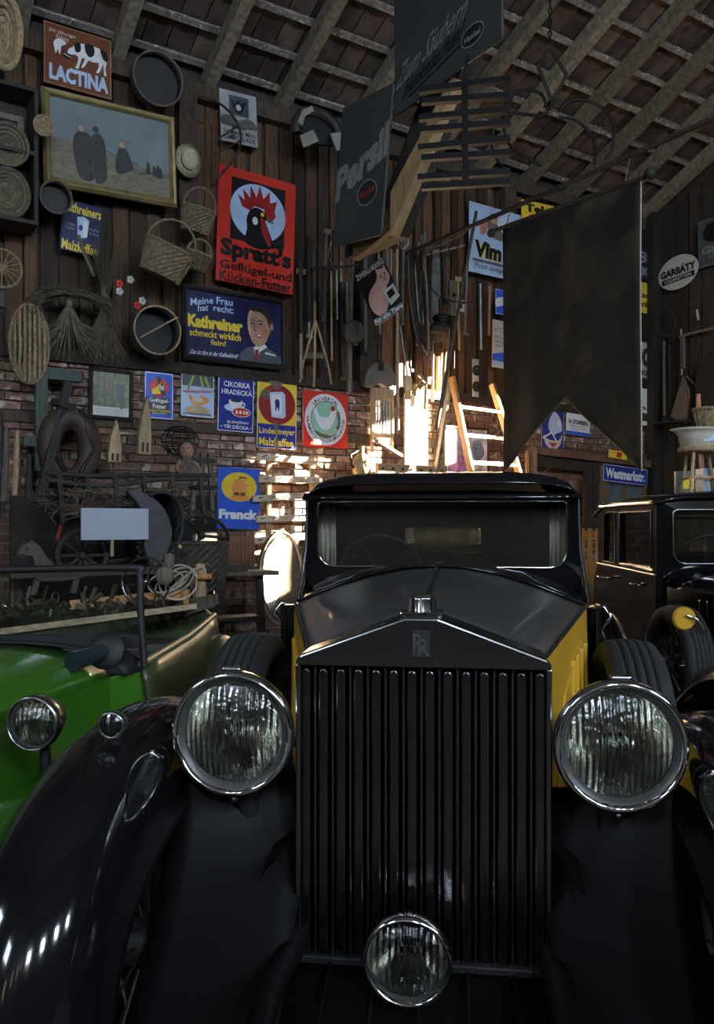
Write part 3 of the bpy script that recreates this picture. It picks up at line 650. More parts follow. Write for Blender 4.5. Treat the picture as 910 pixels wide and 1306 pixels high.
# --- pig-feed sign hung from the long pole, turned to the side
PG = Frame(W.w(*(lambda q: (q[0], -.75, 0))(W.px(475, 380, -.75))), WROT - math.radians(62))
s = Sign('enamel_sign', 'dark enamel sign with a pink pig, hung turned from the long pole', (452, 352), (488, 327), (460, 425), EBLACK, fr=PG, y=0, th=.01)
s.text('ZWERG-MARKE', .02, .02, .98, .12, OFFW, .04)
s.poly([(.12, .8), (.08, .6), (.2, .44), (.4, .36), (.56, .3), (.66, .18), (.8, .16), (.92, .22), (.96, .36), (.86, .46), (.76, .5), (.7, .7), (.5, .86), (.3, .9)], PINK, 'pig', True)
s.ell(.72, .29, .025, .02, EBLACK, 'eye'); s.ell(.86, .28, .025, .02, EBLACK, 'eye'); s.ell(.8, .36, .08, .05, M('print_snout', (.5, .24, .2), .4), 'snout'); s.poly([(.62, .2), (.66, .12), (.74, .17)], PINK, 'pig_ear'); s.poly([(.86, .16), (.94, .14), (.94, .24)], PINK, 'pig_ear')
s.poly([(.6, .55), (.98, .52), (1., .78), (.66, .84)], OFFW, 'packet'); s.poly([(.68, .6), (.9, .58), (.91, .7), (.7, .73)], EBLACK, 'packet_print'); s.rect(0, .89, 1, 1.0, GREYP); s.text('Für alle Tiere', .03, .9, .97, .985, WHITE, .05)

# --- picture leaning behind the stepladder
s = Sign('framed_picture', 'bluish abstract picture in a dark frame leaning behind the stepladder', (566, 543), (622, 547), (566, 612), M('abstract_print', (.4, .5, .75), .3, var=.7, scale=7, col2=(.75, .78, .9), patch=((.25, .12, .35), 9, .6)), off=.12, th=.012, cat='picture')
s.molding(.03, .02, DARKW)
s.poly([(.1, .62), (.3, .5), (.5, .62), (.55, .95), (.3, .98), (.1, .9)], M('abstract_violet', (.35, .2, .5), .35, var=.5, scale=20), 'print', True); s.poly([(.62, .3), (.8, .24), (.9, .5), (.7, .62)], M('abstract_slate', (.12, .18, .3), .35, var=.5, scale=20), 'print', True); s.poly([(.1, .75), (.2, .62), (.3, .72), (.22, .88)], M('abstract_pink', (.75, .35, .55), .4), 'print', True)

# ------------------------------------------------------------------ cars
def lens_mat():
    m = bpy.data.materials.new('fluted_lens'); m.use_nodes = True; nt = m.node_tree; N = nt.nodes; L = nt.links
    N.remove(N['Principled BSDF']); o = N['Material Output']
    tc = N.new('ShaderNodeTexCoord'); wv = N.new('ShaderNodeTexWave'); wv.inputs['Scale'].default_value = 22; wv.bands_direction = 'X'; L.new(tc.outputs['Object'], wv.inputs[0])
    nz = N.new('ShaderNodeTexNoise'); nz.inputs['Scale'].default_value = 60; L.new(tc.outputs['Object'], nz.inputs[0])
    ad = N.new('ShaderNodeMath'); ad.operation = 'ADD'; L.new(wv.outputs[1], ad.inputs[0]); L.new(nz.outputs[0], ad.inputs[1])
    bp = N.new('ShaderNodeBump'); bp.inputs['Strength'].default_value = .55; bp.inputs['Distance'].default_value = .012; L.new(ad.outputs[0], bp.inputs['Height'])
    r = N.new('ShaderNodeBsdfRefraction'); r.inputs['Color'].default_value = (.8, .83, .82, 1); r.inputs['IOR'].default_value = 1.25; r.inputs['Roughness'].default_value = .05; L.new(bp.outputs[0], r.inputs['Normal'])
    g = N.new('ShaderNodeBsdfGlossy'); g.inputs['Roughness'].default_value = .08; L.new(bp.outputs[0], g.inputs['Normal'])
    mx = N.new('ShaderNodeMixShader'); mx.inputs[0].default_value = .16; L.new(r.outputs[0], mx.inputs[1]); L.new(g.outputs[0], mx.inputs[2]); L.new(mx.outputs[0], o.inputs[0])
    MATS['fluted_lens'] = m; return m
LENS = lens_mat()
def cloth_mat(name, col, tr=.5):
    """thin cloth that also lets light through"""
    if name in MATS: return MATS[name]
    m = bpy.data.materials.new(name); m.use_nodes = True; MATS[name] = m; nt = m.node_tree; N = nt.nodes; L = nt.links; N.remove(N['Principled BSDF'])
    d = N.new('ShaderNodeBsdfDiffuse'); t = N.new('ShaderNodeBsdfTranslucent'); x = N.new('ShaderNodeMixShader'); x.inputs[0].default_value = tr
    wv = N.new('ShaderNodeTexNoise'); wv.inputs['Scale'].default_value = 40; rp = N.new('ShaderNodeValToRGB')
    rp.color_ramp.elements[0].color = [c * .8 for c in col] + [1]; rp.color_ramp.elements[1].color = list(col) + [1]; L.new(wv.outputs[0], rp.inputs[0])
    L.new(rp.outputs[0], d.inputs[0]); L.new(rp.outputs[0], t.inputs[0]); L.new(d.outputs[0], x.inputs[1]); L.new(t.outputs[0], x.inputs[2]); L.new(x.outputs[0], N['Material Output'].inputs[0])
    return m
REFL = M('lamp_reflector', (.7, .69, .6), .16, 1., var=.1, scale=12)
RX = Matrix.Rotation(math.pi / 2, 4, 'X')        # turns the lathe axis +z into -y (toward the camera)

def wheel(parent, name, loc, r, w, rot=(0, 0, 0), rimmat=None, spokes=True):
    """wheel standing on edge, axle along x; parts: tyre, rim, hub, spokes"""
    AX = Matrix.Rotation(math.pi / 2, 4, 'Y')
    t = MB().lathe([(r * .74, -w * .36), (r * .8, -w * .48), (r * .9, -w * .5), (r * .965, -w * .42), (r * .985, -w * .32), (r * .99, -w * .25), (r * .955, -w * .24), (r * .955, -w * .21), (r * .995, -w * .2), (r, -w * .1), (r * .96, -w * .09), (r * .96, -w * .06), (r, -w * .05), (r, w * .05), (r * .96, w * .06), (r * .96, w * .09), (r, w * .1), (r * .995, w * .2), (r * .955, w * .21), (r * .955, w * .24), (r * .99, w * .25), (r * .985, w * .32), (r * .965, w * .42), (r * .9, w * .5), (r * .8, w * .48), (r * .74, w * .36)], 40, AX)
    o = t.build(name, RUBBER, parent, loc, rot)
    MB().lathe([(r * .75, -w * .36), (r * .7, -w * .3), (r * .68, 0), (r * .7, w * .3), (r * .75, w * .36)], 32, AX).build('rim', rimmat or DULLBLK, o)
    MB().lathe([(.001, -w * .45), (r * .14, -w * .45), (r * .16, -w * .2), (r * .16, w * .2), (r * .14, w * .45), (.001, w * .45)], 16, AX).build('hub', DULLBLK, o)
    if spokes:
        sp = MB()
        for i in range(20):
            a = 2 * math.pi * i / 20; sgn = 1 if i % 2 else -1
            sp.tube([(sgn * w * .25, r * .14 * math.cos(a), r * .14 * math.sin(a)), (0, r * .69 * math.cos(a + .2 * sgn), r * .69 * math.sin(a + .2 * sgn))], .004, 4, False)
        sp.build('spokes', DULLCH, o)
    return o

def headlamp(parent, loc, r, depth=.24, rim=CHROME, body=DULLBLK, yaw=0, ring=.83):
    h = MB().lathe([(.001, -depth), (r * .35, -depth * .95), (r * .7, -depth * .7), (r * .93, -depth * .3), (r * .98, -.01)], 32, RX).build('headlamp', body, parent, loc, (0, 0, yaw))
    MB().lathe([(r * .97, -.035), (r * 1.03, -.02), (r * 1.04, 0), (r * 1.0, .018), (r * .93, .014), (r * .92, .004)], 40, RX).build('rim', rim, h)
    MB().lathe([(r * .93, .006), (r * ring, -.004), (r * ring, -.02)], 40, RX).build('inner_ring', GREYMET, h)
    MB().lathe([(r * ring * 1.04, -.012), (r * ring * .8, .006), (r * ring * .45, .018), (.001, .022)], 40, RX).build('lens', LENS, h)
    MB().lathe([(r * ring * 1.08, -.022), (r * .62, -.07), (r * .4, -.11), (r * .18, -.135), (.001, -.14)], 32, RX).build('reflector', REFL, h)
    MB().sphere((0, .07, 0), .016, 10, 6).build('bulb', GLASS, h)
    return h
GREYMET = M('lamp_grey', (.1, .1, .1), .4, .5, var=.15)

def fender(parent, side, spine, xs, mat, name='fender', lip=.02):
    """wing swept along spine [(y, z)], cross section xs = [(x, drop)] measured along the spine normal"""
    sp = smooth_loop([(0, p[0], p[1]) for p in spine], False, 5); n = len(sp)
    mb = MB(); vs = []
    cs = smooth_loop([(x, d, 0) for x, d in xs], False, 3)
    for i, p in enumerate(sp):
        t = (sp[min(n - 1, i + 1)] - sp[max(0, i - 1)]).normalized(); nn = Vector((0, -t.z, t.y))
        for c in cs: vs.append(Vector((side * c.x, p.y, p.z)) - nn * c.y)
    m = len(cs)
    fs = [(i * m + j, i * m + j + 1, (i + 1) * m + j + 1, (i + 1) * m + j) for i in range(n - 1) for j in range(m - 1)]
    if side > 0: fs = [f[::-1] for f in fs]
    return mb.add(vs, fs, True).build(name, mat, parent, solid=.006)

# ---------------- the big black and yellow saloon in front
RRO, RRR = (.1537, 1.99, 0), math.radians(-7.3)
RRF = Frame(RRO, RRR)
car = thing('vintage_saloon_car', 'black and yellow vintage limousine with tall shuttered radiator and big headlamps', 'car', RRO, (0, 0, RRR))
# radiator
shell = MB().prism([(-.303, 1.046), (.303, 1.046), (.303, 1.058), (.296, 1.072), (.04, 1.166), (-.04, 1.166), (-.296, 1.072), (-.303, 1.058)], -.012, .13)
sh = shell.build('radiator_shell', SHELL, car, bevel=.006, segs=3)
for sx in (-1, 1): MB().box((sx * .298, .06, .69), (.014, .14, .72)).build('shell_side', SHELL, sh, bevel=.004)
MB().box((0, .06, .335), (.61, .14, .02)).build('shell_foot', DULLBLK, sh, bevel=.004)
MB().box((0, .1, .69), (.58, .02, .7)).build('core', DULLBLK, sh)
SHUT = M('shutter_metal', (.13, .13, .13), .24, 1., var=.25, scale=6, stretch=(3, 3, .6))
vane = MB().prism([(-.0115, -.352), (.0115, -.352)] + [(.0115 * math.cos(a * math.pi / 8), .34 + .014 * math.sin(a * math.pi / 8)) for a in range(9)], -.01, .03)
vm = vane.mesh('shutter', SHUT); rib = MB().box((0, 0, 0), (.006, .03, .7)).mesh('shutter_rib', SHELL)
for i in range(14):
    x = -.2795 + i * .043
    place(vm, 'shutter', sh, (x, .012, .684), (0, 0, math.radians(-9)), .003)
    if i < 13: place(rib, 'shutter_rib', sh, (x + .0215, .018, .694), (0, 0, 0), .0015)
bd = MB().box((0, -.014, 1.104), (.044, .006, .066)).build('badge', DULLBLK, sh, bevel=.002)
MB().box((0, -.0125, 1.104), (.05, .004, .072)).build('badge_edge', SHELL, bd)
v_, f_ = text_geo('R', .0)
for dx, dz in ((-.006, .004), (.006, -.006)):
    MB().add([((v[0] - .33) * .05 + dx, -.0178, 1.104 + (v[1] - .35) * .062 + dz) for v in v_], f_).build('badge_letter', GREYMET, bd)
cp = MB().box((0, .05, 1.171), (.105, .07, .012)).build('cap_base', CHROME, sh, bevel=.004)
kn = MB().lathe([(.001, .036), (.028, .036), (.033, .033), (.034, .03), (.034, .004), (.036, 0), (.036, -.006)], 32, Matrix.Translation((0, .05, 1.178))).build('filler_cap', CHROME, sh)
# bonnet
fo = [(0, 1.158), (.06, 1.15), (.14, 1.122), (.22, 1.088), (.27, 1.068), (.293, 1.052)]
ro = [(0, 1.222), (.12, 1.214), (.25, 1.188), (.37, 1.15), (.47, 1.112), (.55, 1.08)]
def bon(sx):
    def fn(a, b):
        i = b * (len(fo) - 1); k = min(int(i), len(fo) - 2); t = i - k
        p = [fo[k][j] * (1 - t) + fo[k + 1][j] * t for j in (0, 1)]; q = [ro[k][j] * (1 - t) + ro[k + 1][j] * t for j in (0, 1)]
        e = a; bulge = .012 * math.sin(math.pi * a) * (1 - b)
        return (sx * (p[0] * (1 - e) + q[0] * e), .12 + 1.1 * a, p[1] * (1 - e) + q[1] * e + bulge)
    return fn
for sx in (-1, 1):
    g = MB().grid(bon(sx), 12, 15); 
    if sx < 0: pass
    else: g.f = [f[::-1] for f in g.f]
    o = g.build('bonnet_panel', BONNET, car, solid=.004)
    o['label'] = 'gloss black bonnet top panel'
    side = MB().add([(sx * .297, .12, 1.045), (sx * .555, 1.22, 1.072), (sx * .57, 1.22, .5), (sx * .3, .12, .5)], [(0, 1, 2, 3)]).build('bonnet_side', YELLOW, car, solid=.006)
    side['label'] = 'yellow bonnet side panel'
    MB().tube([(sx * .296, .12, 1.05), (sx * .556, 1.22, 1.078)], .006, 6).build('bonnet_moulding', DULLBLK, car)
    for k in range(4):
        a = .52 + k * .12; x = .297 + a * .26; y = .12 + a * 1.1
        MB().bar((sx * (x + .006), y, .96), (sx * (x + .008), y, .58), .018, .02, (0, 1, 0)).build('louvre', YELLOW, side, bevel=.004)
    MB().tube([(sx * .5, .95, .985), (sx * .39, .48, .9), (sx * .335, .25, .62)], .005, 5).build('pressed_line', YELLOW, side)
MB().tube([(0, .14, 1.163), (0, .6, 1.195), (0, 1.22, 1.226)], .007, 8).build('bonnet_hinge', DULLCH, car)
# scuttle and body tub
so_ = [(0, 1.205), (.2, 1.2), (.38, 1.178), (.5, 1.14), (.58, 1.09), (.612, 1.03)]
def scut(sx):
    def fn(a, b):
        i = b * 5; k = min(int(i), 4); t = i - k
        p = [ro[k][j] * (1 - t) + ro[k + 1][j] * t for j in (0, 1)]; q = [so_[k][j] * (1 - t) + so_[k + 1][j] * t for j in (0, 1)]
        return (sx * (p[0] * (1 - a) + q[0] * a), 1.215 + .39 * a, p[1] * (1 - a) + q[1] * a + .008)
    return fn
for sx in (-1, 1):
    g = MB().grid(scut(sx), 4, 15)
    if sx > 0: g.f = [f[::-1] for f in g.f]
    g.build('scuttle', BLACKP, car, solid=.006)
    MB().prism([(1.2, .45), (1.2, 1.075), (1.6, 1.04), (1.68, 1.12), (3.0, 1.12), (3.12, .9), (3.1, .45)], -.012, .012).build('body_side', BLACKP, car, (sx * .6, 0, 0), (0, 0, math.pi / 2), bevel=.008)
# windscreen surround
def rrect(x0, z0, x1, z1, rb, rt, arch=0):
    pts = []
    for (cx, cz, a0, r) in ((x1 - rb, z0 + rb, -90, rb), (x1 - rt, z1 - rt, 0, rt), (x0 + rt, z1 - rt, 90, rt), (x0 + rb, z0 + rb, 180, rb)):
        for k in range(6): a = math.radians(a0 + 18 * k); pts.append((cx + r * math.cos(a), cz + r * math.sin(a)))
    return pts
hole = rrect(-.53, 1.205, .53, 1.487, .07, .02)
def outer(p):
    x, z = p
    if z > 1.3: return (max(-.57, min(.57, x * 1.085)), min(1.515, z + .028))
    k = (1.3 - z) / .1; return (max(-1, min(1, x / .53)) * (.575 + .04 * k), z - .1 * min(1, k) if abs(x) > .45 else z - .03 * min(1, k))
ov = [outer(p) for p in hole]; n = len(hole)
mb = MB(); vs = []
for p, q in zip(hole, ov): vs += [(p[0], 1.592, p[1]), (q[0], 1.6 if q[1] > 1.2 else 1.585, q[1]), (q[0], 1.66, q[1]), (p[0], 1.66, p[1])]
fs = []
for i in range(n):
    a, b = i * 4, ((i + 1) % n) * 4
    for k in range(4): fs.append((a + k, a + (k + 1) % 4, b + (k + 1) % 4, b + k))
mb.add(vs, fs).build('windscreen_frame', BLACKP, car)
MB().tube([(p[0], 1.588, p[1]) for p in hole], .005, 6, closed=True).build('windscreen_bead', CHROME, car)
MB().flat(rrect(-.535, 1.2, .535, 1.49, .07, .02), 1.61).build('windscreen', HAZED, car)
for sx in (-1, 1):
    MB().tube([(sx * .578, 1.6, 1.5), (sx * .585, 1.6, 1.3), (sx * .618, 1.6, 1.06)], .008, 6).build('pillar_bead', DULLCH, car)
    for (y0, y1) in ((1.66, 1.72), (2.2, 2.27), (2.78, 3.02)):
        MB().box((sx * .585, (y0 + y1) / 2, 1.31), (.03, y1 - y0, .4)).build('pillar', BLACKP, car)
    MB().box((sx * .585, 2.35, 1.49), (.03, 1.36, .04)).build('roof_rail', BLACKP, car)
    for (y0, y1) in ((1.72, 2.2), (2.27, 2.78)):
        MB().box((sx * .585, (y0 + y1) / 2, 1.3), (.006, y1 - y0, .36)).build('side_window', SCREEN, car)
    c = MB().grid(lambda a, b, sx=sx: (sx * (.475 + .075 * a), 1.74 + .012 * math.sin(a * 22), 1.2 + .26 * b), 14, 1).build('blind', cloth_mat('blind_cloth', (.88, .83, .7), .12), car, solid=.003); c['label'] = 'cream pull-down side blind'
    MB().sphere((sx * .49, 1.70, 1.446), .012).build('visor_knob', DULLBLK, car)
def roof_fn(a, b):
    x = (a - .5) * 2; y = 1.5 + 1.6 * b
    e = (1 - abs(x) ** 5) ** .5
    f = 1 - max(0, (.12 - b) / .12) ** 2 * .5 - max(0, (b - .7) / .3) ** 3 * 1.0
    return (.585 * x * (1 - .03 * max(0, (.1 - b) / .1)), y, 1.508 + .105 * e * max(.0, f))
g = MB().grid(roof_fn, 24, 16); g.f = [f[::-1] for f in g.f]; g.build('roof', BLACKP, car, solid=.01)
MB().grid(lambda a, b: (.575 * (a - .5) * 2, 1.47 + .04 * b, 1.496 + .02 * b), 8, 1).build('sun_peak', BLACKP, car, solid=.012)
MB().box((0, 2.3, 1.5), (1.16, 1.5, .01)).build('headlining', M('headlining', (.42, .38, .3), .9), car)
CABIN = M('cabin_trim', (.42, .38, .3), .8, var=.15)
rear = MB()
for (x0, z0, x1, z1) in ((-.6, .5, .6, 1.27), (-.6, 1.365, .6, 1.52), (-.6, 1.27, -.25, 1.365), (.2, 1.27, .6, 1.365)): rear.prism([(x0, z0), (x1, z0), (x1, z1), (x0, z1)], 2.98, 3.02)
rear.build('rear_panel', CABIN, car)
MB().flat(rrect(-.26, 1.26, .21, 1.375, .01, .01), 3.0).build('rear_window', GLASS, car)
MB().grid(lambda a, b: (-.19 + .33 * a, 2.965 + .006 * math.sin(a * 40), 1.262 + .11 * b), 24, 1).build('rear_blind', cloth_mat('net_curtain', (.8, .8, .74)), car, solid=.002)
MB().box((0, 2.7, .9), (1.1, .16, .66)).build('seat_back', LEATHER, car, bevel=.04); MB().box((0, 1.68, 1.14), (1.12, .06, .12)).build('dashboard', DARKW, car, bevel=.01)
AX2 = Matrix.Translation((-.28, 1.86, 1.17)) @ Matrix.Rotation(math.radians(-62), 4, 'X')
sw = MB().tube([AX2 @ Vector((.19 * math.cos(a * math.pi / 12), .19 * math.sin(a * math.pi / 12), 0)) for a in range(24)], .009, 6, closed=True)
for a in (0, 2.1, 4.2): sw.tube([AX2 @ Vector((0, 0, -.02)), AX2 @ Vector((.19 * math.cos(a), .19 * math.sin(a), 0))], .006, 5)
sw.build('steering_wheel', DULLBLK, car)
MB().box((0, 1.75, .42), (1.1, 2.7, .1)).build('chassis', DULLBLK, car)
# wings
SP = [(-.64, .30), (-.62, .48), (-.53, .66), (-.36, .80), (-.12, .885), (.15, .91), (.4, .87), (.7, .74), (1.0, .56), (1.3, .42), (1.6, .37)]
XS = [(.595, .24), (.6, .14), (.62, .06), (.67, .015), (.74, 0), (.82, .022), (.88, .085), (.9, .18), (.895, .24)]
for sx in (-1, 1):
    fender(car, sx, SP, XS, BLACKP)
    wheel(car, 'front_wheel', (sx * .71, -.05, .37), .37, .16)
    wheel(car, 'spare_wheel', (sx * .665, .98, .625), .365, .19)
    MB().box((sx * .75, 1.9, .34), (.28, 1.5, .04)).build('running_board', DULLBLK, car, bevel=.01)
    fender(car, sx, [(2.2, .34), (2.3, .6), (2.55, .82), (2.85, .86), (3.1, .74), (3.3, .5), (3.35, .34)], [(.6, .05), (.72, 0), (.83, .03), (.88, .12), (.88, .2)], BLACKP, 'rear_fender')
    wheel(car, 'rear_wheel', (sx * .74, 2.75, .37), .37, .16, spokes=False)
    h = headlamp(car, (sx * .455, -.03, .882), .146, yaw=0)
    MB().box((0, .0, .156), (.045, .03, .012)).build('top_clip', DULLCH, h, bevel=.004); MB().sphere((0, .02, -.165), .01).build('bottom_screw', DULLCH, h)
    MB().tube([(sx * .455, .07, .75), (sx * .45, .1, .66), (sx * .4, .14, .55)], .03, 8).build('headlamp_post', DULLBLK, car)
    MB().tube([(sx * .32, .1, .83), (sx * .42, .1, .85)], .014, 8).build('lamp_bar', DULLCH, car)
    l = MB().lathe([(.001, -.05), (.02, -.045), (.03, -.02), (.031, 0)], 16, RX).build('side_lamp', DULLBLK, car, (sx * .705, -.16, .925))
    MB().lathe([(.031, -.004), (.034, .002), (.03, .008), (.026, .006)], 20, RX).build('rim', DULLCH, l); MB().lathe([(.028, .004), (.015, .012), (.001, .014)], 16, RX).build('lens', LENS, l); MB().bar((0, .02, -.02), (0, .03, -.07), .02, .02).build('stalk', DULLBLK, l)
    # dumb irons and apron side
    MB().tube([(sx * .3, -.5, .36), (sx * .3, -.3, .42), (sx * .3, 0, .38), (sx * .3, .4, .42)], .03, 8).build('dumb_iron', APRONB, car)
    MB().add([(sx * .3, .1, .62), (sx * .37, -.1, .56), (sx * .37, .6, .66), (sx * .31, .6, .72)], [(0, 1, 2, 3)]).build('valance', APRONB, car, solid=.006)
    MB().grid(lambda a, b, sx=sx: (sx * (.295 + .33 * a), .16 - .55 * (1 - b) ** 1.6 - .1 * a * b, .22 + (.50 + .06 * a) * b), 6, 8).build('added_dark_apron', APRONB, car, solid=.006)  # black sheet added to hide the lit floor beside the radiator
    MB().tube([(sx * .56, 1.5, 1.03), (sx * .66, 1.42, 1.06), (sx * .68, 1.4, 1.02), (sx * .63, 1.42, .96)], .01, 6).build('door_handle', CHROME, car)
MB().grid(lambda a, b: ((a - .5) * .72, -.46 + .52 * b, .36 - .1 * math.sin(b * 3.14) - .02 * b), 6, 6).build('apron', APRONB, car, solid=.006)
for k in range(5): MB().tube([((k - 2) * .11, -.45, .366), ((k - 2) * .11, -.2, .27), ((k - 2) * .11, .05, .345)], .006, 5).build('apron_rib', APRONB, car)
ctr = headlamp(car, (-.026, -.11, .402), .098, .12, ring=.9); MB().tube([(-.026, .0, .4), (-.026, .06, .36)], .015, 8).build('lamp_bracket', DULLBLK, car)

# ---------------- small green open tourer
GO, GR = (-1.40, 3.1, 0), math.radians(-2)
grn = thing('green_tourer_car', 'small open green vintage tourer with black windscreen frame, beside the big limousine', 'car', GO, (0, 0, GR))
GF = Frame(GO, GR)
fr = smooth_loop([(-.6, 0, .93), (-.6, .02, 1.06), (-.59, .04, 1.185), (-.56, .045, 1.21), (0, .045, 1.215), (.54, .045, 1.225), (.585, .04, 1.2), (.595, .02, 1.06), (.615, 0, .86)], False, 4)
MB().tube(fr, .014, 8).build('windscreen_frame', DULLBLK, grn)
MB().bar((-.6, 0, .945), (.6, 0, .955), .05, .03, (0, 1, 0)).build('windscreen_sill', DULLBLK, grn)
MB().flat([(-.59, .96), (.59, .965), (.575, 1.21), (-.58, 1.2)], .025).build('windscreen', SCREEN, grn)
def bonnetg(a, b):
    t = (b - .5) * 2; w = .24 + .26 * a; z = .86 + .07 * a + .02
    return (w * math.sin(t * 1.35) / math.sin(1.35), -1.25 + 1.2 * a, z - (.09 + .03 * a) * (t * t) ** 1.3)
g = MB().grid(bonnetg, 10, 16); g.f = [f[::-1] for f in g.f]; g.build('bonnet', GREENP, grn, solid=.005)
def scg(a, b):
    t = (b - .5) * 2; w = .56 + .05 * a
    return (w * math.sin(t * 1.35) / math.sin(1.35), -.05 + .1 * a, .955 - .12 * (t * t) ** 1.3 + .015 * a)
g = MB().grid(scg, 3, 16); g.f = [f[::-1] for f in g.f]; g.build('scuttle', DULLBLK, grn, solid=.005)
for sx in (-1, 1):
    MB().add([(sx * .24, -1.25, .79), (sx * .50, -.05, .83), (sx * .61, .05, .84), (sx * .62, .05, .4), (sx * .51, -.05, .4), (sx * .24, -1.25, .42)], [(0, 1, 4, 5), (1, 2, 3, 4)]).build('bonnet_side', GREENP, grn, solid=.006)
    def sidef(a, b, sx=sx):
        y = .02 + 1.5 * a; zt = .865 + (.02 if a > .8 else -.0) ; bul = math.sin(math.pi * b)
        return (sx * (.60 + .035 * bul - .04 * a * a), y, .34 + (zt - .34) * b)
    MB().grid(sidef, 8, 8).build('body_side', OLIVE, grn, solid=.02)
    MB().tube([(sx * .6, .02, .868), (sx * .595, .8, .87), (sx * .56, 1.52, .885)], .016, 8).build('door_capping', M('olive_capping', (.19, .21, .1), .35), grn)
    fender(grn, sx, [(-1.35, .4), (-1.3, .52), (-1.15, .63), (-.95, .67), (-.75, .64), (-.5, .54), (-.25, .42), (0, .34), (.4, .3)], [(.34, .1), (.42, .02), (.52, 0), (.6, .03), (.64, .1)], GREENP)
    wheel(grn, 'front_wheel', (sx * .52, -.95, .33), .33, .11)
    wheel(grn, 'rear_wheel', (sx * .55, 1.25, .33), .33, .11)
    fender(grn, sx, [(.85, .3), (.92, .55), (1.1, .74), (1.35, .8), (1.6, .72), (1.75, .5)], [(.55, .04), (.62, 0), (.69, .04), (.7, .12)], OLIVE, 'rear_fender')
    h = headlamp(grn, (sx * .5, -.70, .82), .076, .13, rim=DULLCH, body=DULLBLK, yaw=math.radians(-6 * sx), ring=.88)
    MB().tube([(0, .06, -.07), (0, .08, -.25)], .015, 6).build('post', DULLBLK, h)
MB().prism([(-.56, .3), (.56, .3), (.56, .88), (.5, .93), (-.5, .93), (-.56, .88)], 1.5, 1.54).build('tail_panel', OLIVE, grn, bevel=.01)
MB().box((0, .75, .36), (1.1, 1.5, .06)).build('chassis', DULLBLK, grn); MB().box((0, -.65, .38), (.5, 1.2, .08)).build('chassis', DULLBLK, grn)
MB().box((0, 1.0, .62), (1.05, .16, .4)).build('seat_back', LEATHER, grn, bevel=.04)
MB().box((0, -1.26, .6), (.5, .05, .4)).build('radiator', DULLCH, grn, bevel=.02)
cl_ = MB().tube([(.425, -.22, .915), (.47, -.14, .925), (.49, -.09, .93)], [.036, .03, .027], 16).build('horn', M('horn_blue', (.05, .07, .085), .3, .6), grn)
MB().lathe([(.06, 0), (.07, .008), (.065, .018), (.03, .025), (.001, .026)], 24, Matrix.Translation((.5, -.07, .93)) @ Matrix.Rotation(math.radians(70), 4, 'X')).build('horn_disc', DULLBLK, cl_)

# ---------------- black saloon at the right
KO, KR = (1.70, 4.7, 0), math.radians(2.2)
KF = Frame(KO, KR)
blk = thing('black_saloon_car', 'black vintage saloon with side mounted spare wheel, a stool standing on its roof', 'car', KO, (0, 0, KR))
KW, KL = 1.28, .98
def kbox(x0, x1, y0, y1, z0, z1, name, mat=BLACKP, bev=.01): return MB().box(((x0 + x1) / 2, (y0 + y1) / 2, (z0 + z1) / 2), (x1 - x0, y1 - y0, z1 - z0)).build(name, mat, blk, bevel=bev)
for x in (0, KW):
    MB().prism([(-.02, .4), (-.02, 1.13), (KL, 1.15), (KL + .1, 1.0), (KL + .12, .4)], -.02, .02).build('body_side', BLACKP, blk, (x, 0, 0), (0, 0, math.pi / 2), bevel=.01)
    for (y0, y1) in ((-.02, .05), (.56, .64), (.86, .99)): kbox(x - .02, x + .02, y0, y1, 1.12, 1.5, 'pillar')
    kbox(x - .02, x + .02, -.02, .99, 1.465, 1.515, 'roof_rail')
    for (y0, y1) in ((.05, .56), (.64, .86)):
        kbox(x - .003, x + .003, y0, y1, 1.13, 1.47, 'side_window', SCREEN, 0)
        sgn = -1 if x == 0 else 1
        MB().tube([(x + sgn * .022, y0, 1.14), (x + sgn * .022, y1, 1.14), (x + sgn * .022, y1, 1.46), (x + sgn * .022, y0, 1.46)], .006, 5, closed=True).build('window_bead', DULLCH, blk)
    MB().tube([(x + sgn * .025, -.02, 1.10), (x + sgn * .025, .98, 1.12)], .008, 6).build('belt_moulding', DULLCH, blk)
MB().tube([(-.03, .2, 1.03), (-.05, .2, 1.03), (-.055, .28, 1.03)], .009, 6).build('door_handle', CHROME, blk); MB().tube([(-.03, .72, 1.04), (-.08, .72, 1.04), (-.08, .8, 1.04)], .009, 6).build('door_handle', CHROME, blk)
def kroof(a, b):
    x = (a - .5) * 2; y = -.06 + 1.13 * b; e = (1 - abs(x) ** 4) ** .5
    f = 1 - max(0, (.1 - b) / .1) ** 2 * .4 - max(0, (b - .55) / .45) ** 2.2
    return (KW / 2 + (KW / 2 + .03) * x, y, 1.5 + .075 * e * max(0, f) - .06 * max(0, (b - .75) / .25) ** 2)
g = MB().grid(kroof, 20, 16); g.f = [f[::-1] for f in g.f]; g.build('roof', BLACKP, blk, solid=.012)
kh = rrect(.07, 1.165, KW - .07, 1.47, .07, .03); ko = rrect(-.02, 1.08, KW + .02, 1.52, .03, .03)
vs = []; 
for p, q in zip(kh, ko): vs += [(p[0], -.03, p[1]), (q[0], -.02, q[1]), (q[0], .04, q[1]), (p[0], .04, p[1])]
fs = []
for i in range(len(kh)):
    a, b = i * 4, ((i + 1) % len(kh)) * 4
    for k in range(4): fs.append((a + k, a + (k + 1) % 4, b + (k + 1) % 4, b + k))
MB().add(vs, fs).build('windscreen_frame', BLACKP, blk); MB().tube([(p[0], -.034, p[1]) for p in kh], .006, 6, closed=True).build('windscreen_bead', DULLCH, blk)
MB().flat(kh, -.005).build('windscreen', SCREEN, blk); kbox(.08, KW - .08, .06, .09, 1.43, 1.48, 'sun_visor', PALEW, .004)
kr = MB()
